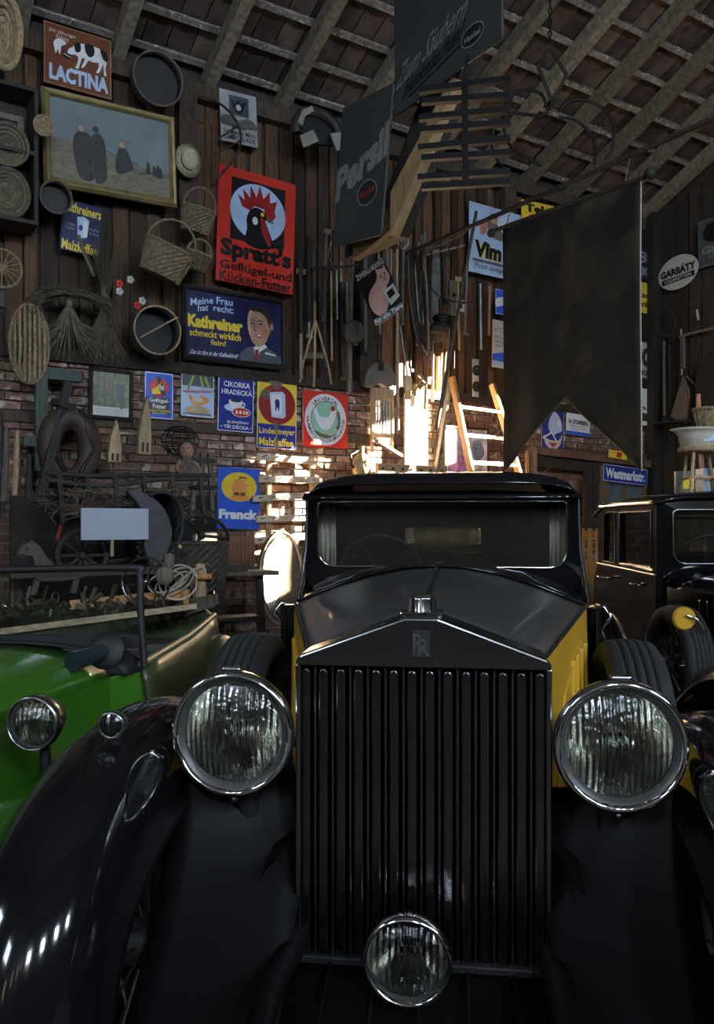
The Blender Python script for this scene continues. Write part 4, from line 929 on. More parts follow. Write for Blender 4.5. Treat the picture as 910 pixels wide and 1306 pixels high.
for (x0, z0, x1, z1) in ((0, .4, KW, 1.2), (0, 1.42, KW, 1.53), (0, 1.2, .3, 1.42), (KW - .3, 1.2, KW, 1.42)): kr.prism([(x0, z0), (x1, z0), (x1, z1), (x0, z1)], KL, KL + .04)
kr.build('rear_panel', BLACKP, blk); kbox(.3, KW - .3, KL + .01, KL + .02, 1.2, 1.42, 'rear_window', SCREEN, 0)
AX3 = Matrix.Translation((.36, .22, 1.16)) @ Matrix.Rotation(math.radians(-60), 4, 'X')
sw = MB().tube([AX3 @ Vector((.19 * math.cos(a * math.pi / 12), .19 * math.sin(a * math.pi / 12), 0)) for a in range(24)], .01, 6, closed=True)
for a in (.5, 2.6, 4.7): sw.tube([AX3 @ Vector((0, 0, -.02)), AX3 @ Vector((.19 * math.cos(a), .19 * math.sin(a), 0))], .007, 5)
sw.build('steering_wheel', DULLBLK, blk); kbox(.05, KW - .05, .0, .2, 1.0, 1.15, 'dashboard', DARKW); kbox(.05, KW - .05, .65, .8, .5, 1.12, 'seat_back', LEATHER, .03)
def kbon(a, b):
    t = (b - .5) * 2; w = .62 - .26 * a
    return (KW / 2 + w * math.sin(t * 1.4) / math.sin(1.4), -.02 - 1.25 * a, 1.13 - .06 * a - .10 * (t * t) ** 1.5)
MB().grid(kbon, 8, 14).build('bonnet', BLACKP, blk, solid=.006)
for sx in (-1, 1):
    c = KW / 2
    MB().add([(c + sx * .62, -.02, 1.04), (c + sx * .36, -1.27, .98), (c + sx * .36, -1.27, .5), (c + sx * .62, -.02, .5)], [(0, 1, 2, 3)]).build('bonnet_side', BLACKP, blk, solid=.006)
    if sx < 0:
        for k in range(9): y = -.35 - k * .06; x = c - .62 + (-.02 - y) / 1.25 * .26; MB().box((x - .008, y, .92), (.012, .02, .14)).build('louvre', BLACKP, blk, bevel=.003)
    wheel(blk, 'front_wheel', (c + sx * .66, -1.0, .34), .34, .13); wheel(blk, 'rear_wheel', (c + sx * .66, 1.05, .34), .34, .13, spokes=False)
    sub = thing  # wings swept in the car's own axis, shifted to its middle
    for spn, nm in (([(-1.5, .4), (-1.45, .58), (-1.28, .74), (-1.0, .8), (-.72, .72), (-.45, .56), (-.2, .42), (.1, .34), (.4, .32)], 'fender'), ([(.5, .32), (.6, .6), (.82, .8), (1.08, .84), (1.32, .7), (1.45, .45)], 'rear_fender')):
        o = fender(blk, sx, spn, [(.46, .16), (.5, .06), (.6, 0), (.7, .02), (.78, .1), (.79, .18)], BLACKP, nm); o.location = (c, 0, 0)
    MB().box((c + sx * .7, .35, .32), (.2, .9, .03)).build('running_board', DULLBLK, blk)
w_ = wheel(blk, 'spare_wheel', (-.06, -.40, .66), .31, .15); hb = KF.px(872, 789, -.62)
dk = MB().lathe([(.001, .012), (.05, .01), (.058, 0), (.058, -.01), (.001, -.012)], 24, RX, False).build('hub_badge', YELLOW, blk, (hb[0], -.62, hb[1])); dk['label'] = 'round yellow disc with a chrome mirror arm'
MB().tube([(hb[0], -.64, hb[1] + .02), (hb[0] + .05, -.65, hb[1]), (hb[0] + .09, -.65, hb[1] - .05), (hb[0] + .1, -.64, hb[1] - .12)], .007, 6).build('mirror_arm', CHROME, blk)
MB().box((c, -.6, .4), (.6, 1.4, .08)).build('chassis', DULLBLK, blk); MB().box((c, .5, .38), (1.2, 1.0, .06)).build('chassis', DULLBLK, blk); MB().box((c, -1.28, .74), (.6, .05, .56)).build('radiator', DULLCH, blk, bevel=.02)

# ------------------------------------------------------------------ hung and heaped things
def P(px, py, off): return W.p3(px, py, -off)
def stick(name, label, cat, pts, off, r, mat, group=None, seg=6, smooth=False):
    offs = off if isinstance(off, (list, tuple)) else [off] * len(pts)
    q = [P(p[0], p[1], o) for p, o in zip(pts, offs)]
    if smooth: q = smooth_loop([tuple(v) for v in q], False, 5)
    return wmesh(name, label, cat, MB().tube(q, r, seg), mat, group)
def at(name, label, cat, px, py, off, roll=0, group=None, tilt=0):
    p = P(px, py, off); return wthing(name, label, cat, p.x, p.y, p.z, roll, group, tilt)
def scale_at(px, off):      # metres per picture pixel at a place on the wall
    return (P(px, 400, off).z - P(px, 410, off).z) / 10

def woven(rx0, ry0, rx1, ry1, h, nseg=36, nrow=12, amp=.006):
    """oval woven basket wall from base to rim, weave as alternating bumps"""
    vs = []; fs = []
    for j in range(nrow + 1):
        t = j / nrow
        for k in range(nseg):
            a = 2 * math.pi * k / nseg; o = amp * (1 if (k + j) % 2 else -1)
            vs.append(((rx0 + (rx1 - rx0) * t + o) * math.cos(a), (ry0 + (ry1 - ry0) * t + o) * math.sin(a), h * t))
    for j in range(nrow):
        for k in range(nseg):
            a = j * nseg + k; b = j * nseg + (k + 1) % nseg; fs.append((a, b, b + nseg, a + nseg))
    fs.append(tuple(range(nseg - 1, -1, -1)))
    return MB().add(vs, fs)
def basket(root, w, d, h, flare=.75, mat=WICKER, handle=True, seg=36, rows=12):
    woven(w * flare / 2, d * flare / 2, w / 2, d / 2, h, seg, rows).build('woven_body', mat, root, solid=.006)
    MB().tube([(w / 2 * math.cos(a * math.pi / 16), d / 2 * math.sin(a * math.pi / 16), h) for a in range(32)], .012, 6, closed=True).build('rim', mat, root)
    for k in range(0, 16):
        a = 2 * math.pi * k / 16
        MB().tube([(w * flare / 2 * 1.03 * math.cos(a), d * flare / 2 * 1.03 * math.sin(a), 0), (w / 2 * 1.02 * math.cos(a), d / 2 * 1.02 * math.sin(a), h)], .006, 4).build('stake', mat, root)
    if handle: MB().tube([(w / 2 * math.cos(a * math.pi / 10), 0, h + h * .9 * math.sin(a * math.pi / 10)) for a in range(11)], .011, 6).build('handle', mat, root)
def coil_disc(root, r, rz, rings, mat, tilt=0.25, cup=.03, back=.02):
    """coiled straw tray facing the room: concentric rolls"""
    for k in range(rings):
        q = (k + .6) / rings
        MB().tube([(r * q * math.cos(a * math.pi / 14), -cup * q * q - back, rz * q * math.sin(a * math.pi / 14)) for a in range(28)], .55 * max(r, rz) / rings, 6, closed=True).build('straw_coil', mat, root)
def hoop(root, r, depth, th=.008, mat=DARKW, mesh=None, name='hoop'):
    """round sieve drum, open side to the room"""
    m = Matrix.Rotation(math.pi / 2, 4, 'X')
    MB().lathe([(r, 0), (r, depth), (r - th, depth), (r - th, 0), (r, 0)], 40, m).build(name, mat, root)
    MB().tube([(r * math.cos(a * math.pi / 20), -depth, r * math.sin(a * math.pi / 20)) for a in range(40)], th * .9, 6, closed=True).build('rim', mesh or mat, root)
    MB().lathe([(.001, .004), (r - th, .004)], 32, m).build('sieve_bottom', DULLBLK, root)

# --- upper left corner
t = at('oval_straw_basket', 'tall oval coiled straw basket at the upper edge above the open shelf', 'basket', 2, 50, .3)
coil_disc(t, .12, .3, 6, STRAW, cup=.12)
t = at('oval_straw_mat', 'oval woven straw mat hanging low beside the green wooden frame', 'basket', 36, 440, .25)
woven(.05, .1, .145, .31, .08, 44, 10, .006).build('woven_body', STRAW, t, (0, .04, 0), (math.pi / 2, 0, 0), solid=.008)
MB().tube([(.147 * math.cos(a * math.pi / 16), -.045, .312 * math.sin(a * math.pi / 16)) for a in range(32)], .014, 6, closed=True).build('rim', STRAW, t)
for k in range(7): x = -.11 + k * .037; h = .3 * math.sqrt(max(0, 1 - (x / .145) ** 2)); MB().tube([(x, -.05, -h), (x, -.065, 0), (x, -.05, h)], .012, 6).build('straw_coil', STRAW, t)
sh_ = wthing('open_shelf', 'dark open wall shelf holding straw trays at the left edge', 'shelf', *P(10, 290, .05))
a_, b_ = P(-40, 283, .3), P(47, 292, .3); z0 = P(47, 286, .3).z - P(10, 290, .05).z; ztop = P(47, 118, .3).z - P(10, 290, .05).z
wx = P(48, 290, .3).x - P(10, 290, .05).x
for z in (z0, z0 + (ztop - z0) * .52, ztop): MB().box((wx - .42, -.13, z), (.84, .3, .03)).build('shelf_board', DARKW, sh_)
MB().box((wx - .015, -.13, (z0 + ztop) / 2), (.03, .3, ztop - z0)).build('shelf_side', DARKW, sh_); MB().box((wx - .4, .02, (z0 + ztop) / 2), (.8, .015, ztop - z0)).build('shelf_back', DARKW, sh_)
t = at('straw_tray', 'large round coiled straw tray standing on the lower shelf board', 'tray', 8, 248, .26); coil_disc(t, .17, .2, 7, DSTRAW, cup=.03)
t = at('straw_tray', 'dark woven tray leaning on the middle shelf board', 'tray', 8, 188, .26); coil_disc(t, .16, .17, 6, DSTRAW, cup=.05)
t = at('picture_frame', 'small grey picture frame behind the dark woven tray on the shelf', 'picture frame', 8, 168, .14)
for (x, z, w, h) in ((0, .12, .26, .05), (0, -.12, .26, .05), (-.105, 0, .05, .2), (.105, 0, .05, .2)): MB().box((x, 0, z), (w, .03, h)).build('frame_bar', GREYW, t, bevel=.006)
MB().box((0, .01, 0), (.18, .005, .2)).build('picture_back', DULLBLK, t)
t = at('straw_plaque', 'small round coiled straw plaque hung at the corner of the painting', 'tray', 54, 162, .36); coil_disc(t, .075, .085, 6, STRAW, cup=.01)
t = at('round_sieve', 'large dark round sieve hanging right of the cow sign', 'sieve', 197, 105, .14, tilt=.12); hoop(t, .22, .1, .01, DARKW, GREYW)
t = at('round_sieve', 'small dark round sieve hanging below the corner of the painting', 'sieve', 68, 255, .2, tilt=.1); hoop(t, .125, .1, .008, DARKW, GREYW)
t = at('drum_sieve', 'pale rimmed drum sieve with a stick across it, left of the framed advertisement', 'sieve', 192, 425, .24, tilt=.05); hoop(t, .2, .18, .01, DARKW, PALEW)
MB().tube([(-.15, -.19, -.08), (.17, -.19, .13)], .008, 6).build('cross_stick', PALEW, t)
t = at('straw_hat', 'pale straw boater hat hanging beside the painting', 'hat', 240, 205, .15)
MB().lathe([(.12, 0), (.125, .004), (.075, .012), (.073, .07), (.06, .078), (.001, .08)], 28, Matrix.Diagonal((1, 1, 1.2, 1)) @ RX).build('hat_body', M('hat_straw', (.42, .36, .25), .8, var=.2, scale=40), t)
MB().lathe([(.0755, .014), (.0745, .035)], 28, Matrix.Diagonal((1, 1, 1.2, 1)) @ RX).build('hat_band', DARKW, t)
t = at('iron_hook', 'long curved iron hook arching over the chocolate sign', 'hook', 255, 200, .15)
c0 = P(255, 200, .15)
MB().tube(smooth_loop([tuple(P(x, y, .25) - c0) for x, y in ((262, 158), (247, 150), (244, 132), (256, 123), (278, 131), (297, 148), (307, 172), (303, 195), (287, 216), (270, 234))], False, 5), .011, 6).build('curved_rod', RUST, t)
for (p, q) in (((270, 182), (304, 160)), ((270, 198), (306, 180)), ((270, 160), (270, 238))): MB().tube([P(*p, .2) - c0, P(*q, .2) - c0], .009, 5).build('strut', RUST, t)
for (px, py, w, d, h, roll, lab, seg) in ((248, 296, .3, .2, .2, .12, 'upright wicker basket hanging below the straw hat', 36), (203, 352, .44, .3, .26, .32, 'large tilted wicker basket hanging left of the red rooster sign', 44), (248, 344, .22, .2, .14, .2, 'small round wicker basket tucked beside the tilted basket', 30)):
    t = at('wicker_basket', lab, 'basket', px, py, .28, roll, 'wicker baskets on the wall', .25); basket(t, w, d, h, .78, WICKER, True, seg)
t = at('padded_arch', 'black arched yoke with pale cloth patches hung under the eaves', 'yoke', 404, 185, .35)
MB().tube([(.24 * math.cos(a), -.02, .1 * 1 + .2 * math.sin(a)) for a in [math.radians(-15 + 210 * k / 16) for k in range(17)]], .05, 8).build('arch', LEATHER, t); MB().prism([(-.2, -.03), (.21, .05), (.2, .16), (.05, .27), (-.12, .24)], .0, .04).build('pad', DULLBLK, t)
for (q) in ([(-.25, .12), (-.2, .25), (-.1, .31), (-.08, .27), (-.17, .2), (-.2, .1)], [(-.23, .0), (-.09, .09), (-.03, .0), (-.19, -.1)], [(.1, .1), (.22, .15), (.26, -.02), (.17, -.04)]): MB().prism(q, -.085, -.07).build('cloth_patch', M('grey_cloth', (.3, .29, .25), .9), t)
t = at('spoked_wheel', 'small wire spoked wheel hung at the left edge above the straw mat', 'wheel', 2, 342, .2)
MB().tube([(.15 * math.cos(a * math.pi / 12), 0, .15 * math.sin(a * math.pi / 12)) for a in range(24)], .01, 6, closed=True).build('rim', STRAW, t)
for k in range(16): a = k * math.pi / 8; MB().tube([(0, -.02, 0), (.15 * math.cos(a), 0, .15 * math.sin(a))], .005, 4).build('spoke', STRAW, t)
stick('wooden_mallet', 'short wooden mallet handle hanging at the left edge under the spoked wheel', 'mallet', [(3, 362), (2, 392)], .12, .03, GREYW)
# dried grasses
rs = random.Random(4)
def grass(name, label, px, py, n, ln, spread, mat, hang=True, off=.2, flowers=None):
    t = at(name, label, 'dried grass', px, py, off); mb = MB()
    for i in range(n):
        a = rs.uniform(-spread, spread); l = ln * rs.uniform(.6, 1.1); dx, dy = math.sin(a) * l, rs.uniform(-.12, .06)
        s_ = -1 if hang else 1
        mb.tube([(0, 0, 0), (dx * .4, dy * .4, s_ * l * .5), (dx, dy, s_ * l * math.cos(a) * rs.uniform(.8, 1))], [.0045, .004, .002], 3, False)
    mb.build('stalks', mat, t)
    MB().tube([(0, -.0, -.05), (0, 0, .06)], .03, 8).build('tie', DSTRAW, t)
    return t
grass('straw_bundle', 'long bundle of dry straw hanging beside the drum sieve', 133, 375, 110, .62, .32, DSTRAW)
grass('straw_bundle', 'upright sheaf of dry grass above the hanging straw bundle', 135, 385, 90, .5, .35, DSTRAW, hang=False)
grass('straw_bundle', 'drooping tuft of dark straw above the oval straw mat', 88, 385, 80, .55, .8, DSTRAW)
t = at('grass_wreath', 'wide arching wreath of dried grass above the oval straw mat', 'wreath', 95, 400, .28)
mb = MB()
for i in range(46):
    r1 = R(.24, .36); mb.tube([(r1 * 1.15 * math.cos(a) + R(-.02, .02), R(-.05, .05), r1 * .6 * math.sin(a) + R(-.02, .02)) for a in [math.radians(-20 + 220 * k / 7) for k in range(8)]], .004, 3, False)
mb.build('stalks', DSTRAW, t)
for i, (px, py, m1) in enumerate(((152, 362, RED), (166, 357, OFFW), (152, 372, OFFW), (175, 390, RED), (181, 384, OFFW))):
    t = at('paper_flower', ['red paper flower between two white ones above the drum sieve', 'white paper flower near the tilted basket', 'white paper flower below the red one', 'red paper flower beside the drum sieve rim', 'white paper flower over the drum sieve rim'][i], 'flower', px, py, .3, group='paper flowers')
    for k in range(5): a = k * 1.257; MB().sphere((.02 * math.cos(a), -.01, .02 * math.sin(a)), .016, 6, 4, (1, .5, 1)).build('petal', m1, t)
    MB().tube([(0, 0, 0), (-.01, .03, -.12)], .003, 4).build('stem', DSTRAW, t)
# scythe handles crossing the malt sign
stick('bent_handle', 'dark bent wooden handle crossing the malt coffee sign', 'tool', [(100, 300), (108, 325), (120, 352)], .22, .014, GREYW, smooth=True)
stick('bent_handle', 'thin upright wooden handle right of the malt coffee sign', 'tool', [(131, 292), (129, 320), (128, 350)], .22, .012, DARKW, smooth=True)

# --- tools on the lower left brick
t = at('wooden_gallows', 'grey green wooden post with a short arm standing against the brick', 'wooden frame', 52, 600, .25)
c0 = P(52, 600, .25)
MB().bar(P(52, 600, .25) - c0, P(52, 478, .25) - c0, .09, .07).build('post', GREENW, t); MB().bar(P(44, 475, .25) - c0, P(103, 481, .25) - c0, .09, .085).build('arm', GREENW, t); MB().bar(P(30, 562, .25) - c0, P(66, 565, .25) - c0, .08, .06).build('foot_beam', GREENW, t)
MB().tube([P(103, 474, .25) - c0, P(107, 480, .3) - c0, P(104, 488, .3) - c0], .008, 5).build('ring', IRON, t)
t = at('dark_beam', 'dark slanting wooden beam with a short crosspiece', 'beam', 52, 640, .5); c0 = P(52, 640, .5)
MB().bar(P(50, 640, .5) - c0, P(87, 487, .4) - c0, .065, .06).build('beam', DARKW, t); MB().bar(P(69, 512, .46) - c0, P(92, 521, .4) - c0, .05, .1).build('crosspiece', DARKW, t)
for i, (px, py, h, lab) in enumerate(((145, 590, .36, 'pale pointed wooden shuttle standing on the cart rail'), (183, 580, .5, 'taller pointed wooden shuttle under the blue bird sign'))):
    t = at('pointed_shuttle', lab, 'wooden tool', px, py, .35, 0.05, 'pointed wooden shuttles')
    w = .055; MB().prism([(-w, 0), (w, 0), (w, h * .3), (w * .75, h * .6), (0, h), (-w * .75, h * .6), (-w, h * .3)], -.03, .03).build('blade', PALEW, t, bevel=.008)
    for x in (-.02, .02): MB().box((x, -.031, h * .12), (.018, .008, h * .16)).build('slot', DULLBLK, t)
t = at('wooden_clog_last', 'grey wooden clog hanging beside the framed greenish picture', 'clog', 109, 555, .3)
MB().sphere((0, 0, .05), .07, 12, 8, (.7, .8, 1.5)).build('heel', GREYW, t)
for x in (-.05, 0, .045): MB().bar((x, -.01, -.2), (x * .8, -.01, -.02), .025, .03).build('tine', PALEW, t)
MB().box((0, 0, -.22), (.13, .05, .05)).build('tine_base', GREYW, t)
t = at('horse_collar', 'brown leather horse collar slumped against the dark beam', 'horse collar', 88, 590, .35)
MB().tube([(.16 * math.sin(a) * (1 if a < 3.14 else 1), -.02, .12 - .24 * math.cos(a)) for a in [2 * math.pi * k / 16 for k in range(16)]], [.07 + .03 * math.sin(2 * math.pi * k / 16 / 2) for k in range(16)], 10, closed=True).build('padding', M('collar_leather', (.05, .032, .022), .6, var=.4, scale=8, bump=.3), t)
for s_ in (-1, 1): MB().tube([(s_ * .02, -.1, -.15), (s_ * .17, -.1, .1), (s_ * .06, -.1, .42)], .018, 6).build('hame', IRON, t)
for i, (p, q, m_, r_) in enumerate((((8, 545), (4, 640), GREYW, .03), ((22, 550), (18, 640), PALEW, .025), ((38, 580), (34, 660), DARKW, .03), ((0, 530), (-2, 660), DARKW, .03), ((48, 575), (60, 650), DARKW, .025))):
    stick('wooden_staff', ['grey wooden tool handle leaning in the left corner heap', 'pale tapered tool handle leaning in the left corner heap', 'dark tool handle below the green post', 'dark tool handle at the very left edge', 'dark crooked handle beside the slanting beam'][i], 'handle', [p, ((p[0] + q[0]) / 2 + 1, (p[1] + q[1]) / 2), q], [.2, .26, .3], [r_ * .7, r_, r_ * .8], m_, 'tool handles in the left heap', 8)
stick('broomstick', 'faded red broom handle leaning in the cart heap', 'handle', [(91, 626), (72, 690)], [.9, 1.1], .016, M('faded_red', (.2, .035, .03), .6))

# --- the old cart heap
DARKFILL = M('dark_fill_wood', (.012, .01, .009), .85, var=.5, scale=8, stretch=(5, 5, .6), rnd=.4)
cart = at('farm_cart', 'old dark farm cart with curved rails heaped with tackle', 'cart', 165, 730, 1.2); c0 = P(165, 730, 1.2)
for (pts) in ([(60, 603), (120, 607), (200, 606), (268, 607)], [(62, 612), (130, 620), (200, 612), (266, 611)], [(40, 722), (120, 718), (170, 712), (200, 704)]):
    MB().tube(smooth_loop([tuple(P(x, y, 1.1) - c0) for x, y in pts], False, 4), .02, 6).build('rail', DARKW, cart)
for k in range(6): x = 75 + k * 36; MB().bar(P(x, 606, 1.1) - c0, P(x + 6, 668, 1.15) - c0, .03, .03).build('upright', DARKW, cart)
MB().prism([(P(x, y, 1.0) - c0).xz for x, y in ((88, 628), (150, 630), (150, 655), (85, 656))], -P(0, 0, 1.0).y * 0 + (P(100, 640, 1.0) - c0).y, (P(100, 640, 1.0) - c0).y + .03).build('side_board', M('cart_red_brown', (.055, .025, .018), .8, var=.3), cart)
MB().box((0, .1, .02), (1.7, .6, .05)).build('bed', DARKW, cart)
for s_ in (-.75, .75): MB().box((s_, .1, -c0.z / 2), (.06, .06, c0.z)).build('leg', DARKW, cart)
for k in range(9): MB().bar(P(30 + k * 29, 632, .8) - c0, P(30 + k * 29, 800, .8) - c0, .19, .02).build('dark_fill_plank', DARKFILL, cart)  # near-black planks added to darken the space behind the heap
wt = at('cart_wheel', 'dark wooden cart wheel leaning below the blank board', 'wheel', 105, 708, 1.25)
MB().tube([(.17 * math.cos(a * math.pi / 12), 0, .17 * math.sin(a * math.pi / 12)) for a in range(24)], .02, 6, closed=True).build('rim', DARKW, wt); MB().sphere((0, 0, 0), .04).build('hub', DARKW, wt)
for k in range(10): a = k * math.pi / 5; MB().bar((.03 * math.cos(a), 0, .03 * math.sin(a)), (.165 * math.cos(a), 0, .165 * math.sin(a)), .018, .02).build('spoke', DARKW, wt)
t = at('blank_board', 'blank pale blue board standing in front of the cart', 'board', 147, 689, 1.55)
MB().box((0, 0, .11), (.46, .012, .215)).build('panel', M('pale_board', (.36, .41, .48), .5, var=.06, scale=3), t, bevel=.003); MB().box((-.02, .01, -.05), (.02, .015, .12)).build('stake', PALEW, t)
hood = at('carriage_hood', 'folded black leather carriage hood with grey lining beside the blank board', 'carriage hood', 190, 722, 1.3)
def hf(a, b):
    an = math.radians(-25 + 150 * a); r = .3 * (1 - .1 * a)
    return (.02 + r * .75 * math.sin(an + .3) - .06, -.22 + .5 * b, .22 + r * 1.05 * math.cos(an) * (1 if math.cos(an) > 0 else .75))
MB().grid(hf, 14, 4).build('leather_cover', M('hood_leather', (.045, .047, .05), .45, var=.3, scale=10, bump=.2), hood, solid=.01)
c0 = P(190, 722, 1.3)
MB().prism([(p.x, p.y) for p in smooth_loop([tuple((P(x, y, 1.45) - c0).xz) + (0,) for x, y in ((160, 626), (186, 630), (206, 648), (217, 674), (213, 700), (197, 722), (187, 716), (180, 690), (183, 664), (172, 642))], True, 3)], -.2, -.12).build('side_leather', MATS['hood_leather'], hood, bevel=.03)
for b in (0, .5, 1): MB().tube([hf(k / 14, b) for k in range(15)], .014, 6).build('hoop', DULLBLK, hood)
for k in range(9): x = -.17 + .0; MB().sphere((-.16 + .015 * (k % 2), -.24, .08 + k * .03), .016, 6, 4).build('scallop', DULLBLK, hood)
t = at('rocking_horse', 'worn wooden rocking horse head and back at the left of the cart', 'rocking horse', 62, 736, 1.35); t.scale = (.72, .72, .72)
HORSEW = M('horse_wood', (.07, .06, .045), .75, var=.35, scale=12)
MB().prism([(p.x, p.y) for p in smooth_loop([(-.28, .22, 0), (-.25, .3, 0), (-.16, .33, 0), (-.08, .28, 0), (.02, .12, 0), (.2, .1, 0), (.32, .1, 0), (.34, 0, 0), (.1, -.04, 0), (-.12, -.02, 0), (-.14, .1, 0), (-.16, .2, 0), (-.24, .18, 0)], True, 4)], -.06, .06).build('body', HORSEW, t, bevel=.02)
MB().tube([(-.17, 0, .33), (-.1, 0, .29), (-.03, 0, .17), (.03, 0, .12)], .022, 6).build('mane', DSTRAW, t); MB().sphere((-.2, -.06, .27), .012, 6, 4).build('eye', DULLBLK, t); MB().tube([(-.28, -.065, .22), (-.2, -.07, .2), (-.14, -.07, .14)], .006, 4).build('bridle', LEATHER, t)
for x in (-.1, .26): MB().bar((x, 0, 0), (x - .04, 0, -.16), .05, .05).build('leg', HORSEW, t)
t = at('wire_muzzle', 'round wire muzzle basket hanging above the doll', 'wire basket', 230, 562, .3)
for k in range(7): a = k * math.pi / 7; MB().tube([(.17 * math.cos(b) * math.cos(a), .1 * math.cos(b) * math.sin(a), .13 * math.sin(b)) for b in [2 * math.pi * j / 16 for j in range(16)]], .004, 4, closed=True).build('wire', IRON, t)
for z in (-.08, -.02, .04, .09): r_ = math.sqrt(1 - (z / .13) ** 2); MB().tube([(.17 * r_ * math.cos(b), .1 * r_ * math.sin(b), z) for b in [2 * math.pi * j / 16 for j in range(16)]], .004, 4, closed=True).build('wire', IRON, t)
doll = at('doll', 'dark haired doll with pale face propped on the cart rail', 'doll', 238, 612, 1.0)
MB().lathe([(.001, 0), (.09, .0), (.08, .08), (.05, .15), (.025, .18), (.001, .185)], 16).build('dress', M('doll_dress', (.1, .08, .07), .9, var=.5, scale=30), doll)
hd = MB().sphere((0, 0, .23), .062, 16, 12, (.9, .95, 1.1)).build('head', M('doll_skin', (.32, .17, .12), .5, var=.08), doll)
MB().sphere((.016, .026, .235), .078, 14, 8, (.95, .9, 1.15)).build('hair', DARKW, hd); MB().sphere((-.03, -.055, .225), .01, 6, 4).build('nose', MATS['doll_skin'], hd)
for x in (-.045, .0): MB().sphere((x * .9 - .008, -.055, .245), .007, 6, 4).build('eye', DULLBLK, hd)
for s_ in (-1, 1): MB().tube([(s_ * .06, 0, .14), (s_ * .1, -.04, .08), (s_ * .08, -.09, .05)], .016, 6).build('arm', MATS['doll_skin'], doll)
t = at('slatted_stand', 'upright dark wooden slatted frame behind the doll', 'crate', 258, 625, .8)
for x in (-.09, .0, .09): MB().bar((x, 0, -.25), (x * .7, 0, .3), .035, .03).build('slat', GREYW, t)
for z in (-.18, .02, .24): MB().box((0, -.01, z), (.24, .03, .035)).build('rung', DARKW, t)
t = at('wicker_hamper', 'dark round wicker hamper with an old steering wheel on top', 'basket', 255, 752, 1.5); basket(t, .42, .36, .34, .8, M('dark_wicker', (.05, .04, .03), .8, var=.4, scale=30, bump=.3), False, 40, 12)
t = at('steering_wheel', 'loose black steering wheel lying on the wicker hamper', 'steering wheel', 258, 685, 1.5, .35, tilt=.35)
MB().tube([(.2 * math.cos(a * math.pi / 14), 0, .16 * math.sin(a * math.pi / 14)) for a in range(28)], .013, 8, closed=True).build('ring', DULLBLK, t)
for a in (.4, 2.6, 4.6): MB().tube([(0, .03, 0), (.19 * math.cos(a), 0, .155 * math.sin(a))], .012, 6).build('spoke', DULLBLK, t)
MB().sphere((0, .03, 0), .03).build('hub', DULLBLK, t)
mb = MB()
for k in range(14): mb.box((R(-.14, .14), R(-.1, .1), R(-.06, .06)), (R(.05, .12), R(.03, .08), R(.015, .04)), (R(-.5, .5), R(-.5, .5), R(-3, 3)))
t = at('scrap_heap', 'heap of dark metal scrap filling the wicker hamper', 'scrap', 252, 712, 1.5); o = mb.build('scrap', IRON, t); o['kind'] = 'stuff'; MB().sphere((-.16, -.08, .09), .02).build('knob', PALEW, t)
t = at('straw_heap', 'loose dark hay and twigs lying over the cart', 'hay', 185, 640, 1.15); mb = MB()
for k in range(200): x, z = R(-.75, .3), R(-.12, .1); a = R(0, 6.28); mb.tube([(x, R(-.15, .15), z), (x + .12 * math.cos(a), R(-.15, .15), z + .07 * math.sin(a))], .0035, 3, False)
o = mb.build('twigs', DSTRAW, t); t['kind'] = 'stuff'

# --- load on the green tourer
def G3(px, py, y): return GF.p3(px, py, y)
def gthing(name, label, cat, px, py, y, roll=0): p = G3(px, py, y); return thing(name, label, cat, GF.w(*p), (0, roll, GR))
pl = gthing('timber_plank', 'long pale plank laid across the green tourer', 'plank', 120, 800, 1.0)
c0 = G3(120, 800, 1.0); MB().bar(G3(-60, 815, .8) - c0, G3(245, 775, 1.35) - c0, .20, .03, (0, .2, 1)).build('plank', M('sawn_wood', (.34, .26, .16), .75, var=.5, scale=6, stretch=(.6, 6, 6), bump=.3), pl)
pl = gthing('timber_plank', 'thin orange batten lying behind the pale plank', 'plank', 180, 765, 1.4); c0 = G3(180, 765, 1.4)
MB().bar(G3(90, 772, 1.4) - c0, G3(240, 757, 1.5) - c0, .03, .05, (0, .2, 1)).build('batten', ORANGEW, pl); MB().bar(G3(238, 770, 1.45) - c0, G3(238, 752, 1.45) - c0, .03, .04).build('block', ORANGEW, pl)
t = gthing('wooden_clamp', 'pale wooden clamp block standing at the end of the plank', 'clamp', 257, 765, 1.5)
MB().prism([(-.03, 0), (.03, 0), (.03, .16), (.025, .2), (-.025, .2), (-.03, .16)], -.03, .03).build('upright', PALEW, t, bevel=.008); MB().prism([(.03, .08), (.055, .1), (.055, .18), (.03, .2)], -.02, .02).build('jaw', DARKW, t); MB().cyl((-.02, -.05, .13), (.07, -.05, .13), .018, seg=12).build('screw', ORANGEW, t)
MB().prism([(-.16, -.12), (.1, -.02), (.1, .04), (-.1, .0), (-.16, -.04)], -.04, .0).build('base', GREYW, t)
t = gthing('lamp_reel', 'white cable loops round a small lamp on the tourer', 'work lamp', 215, 745, 1.4)
for k in range(6): r_ = R(.06, .12); q_ = R(.5, .95); x_ = R(-.03, .09); MB().tube([(x_ + r_ * math.cos(a), .02 * k + .03 * math.sin(a + k), .01 + r_ * q_ * math.sin(a + .3 * k)) for a in [2 * math.pi * j / 20 for j in range(20)]], .005, 5, closed=True).build('cable_loop', ROPE, t)
MB().lathe([(.001, -.06), (.03, -.05), (.045, 0), (.05, .03), (.001, .02)], 16, Matrix.Translation((0, -.05, .05)) @ RX).build('lamp_head', GREYW, t); MB().tube([(.0, 0, .08), (.0, .02, .16)], .03, 8).build('lamp_neck', GREYW, t)
t = gthing('wire_hoop', 'pale spoked wire wheel rim leaning behind the tourer windscreen', 'wheel', 186, 742, 1.35)
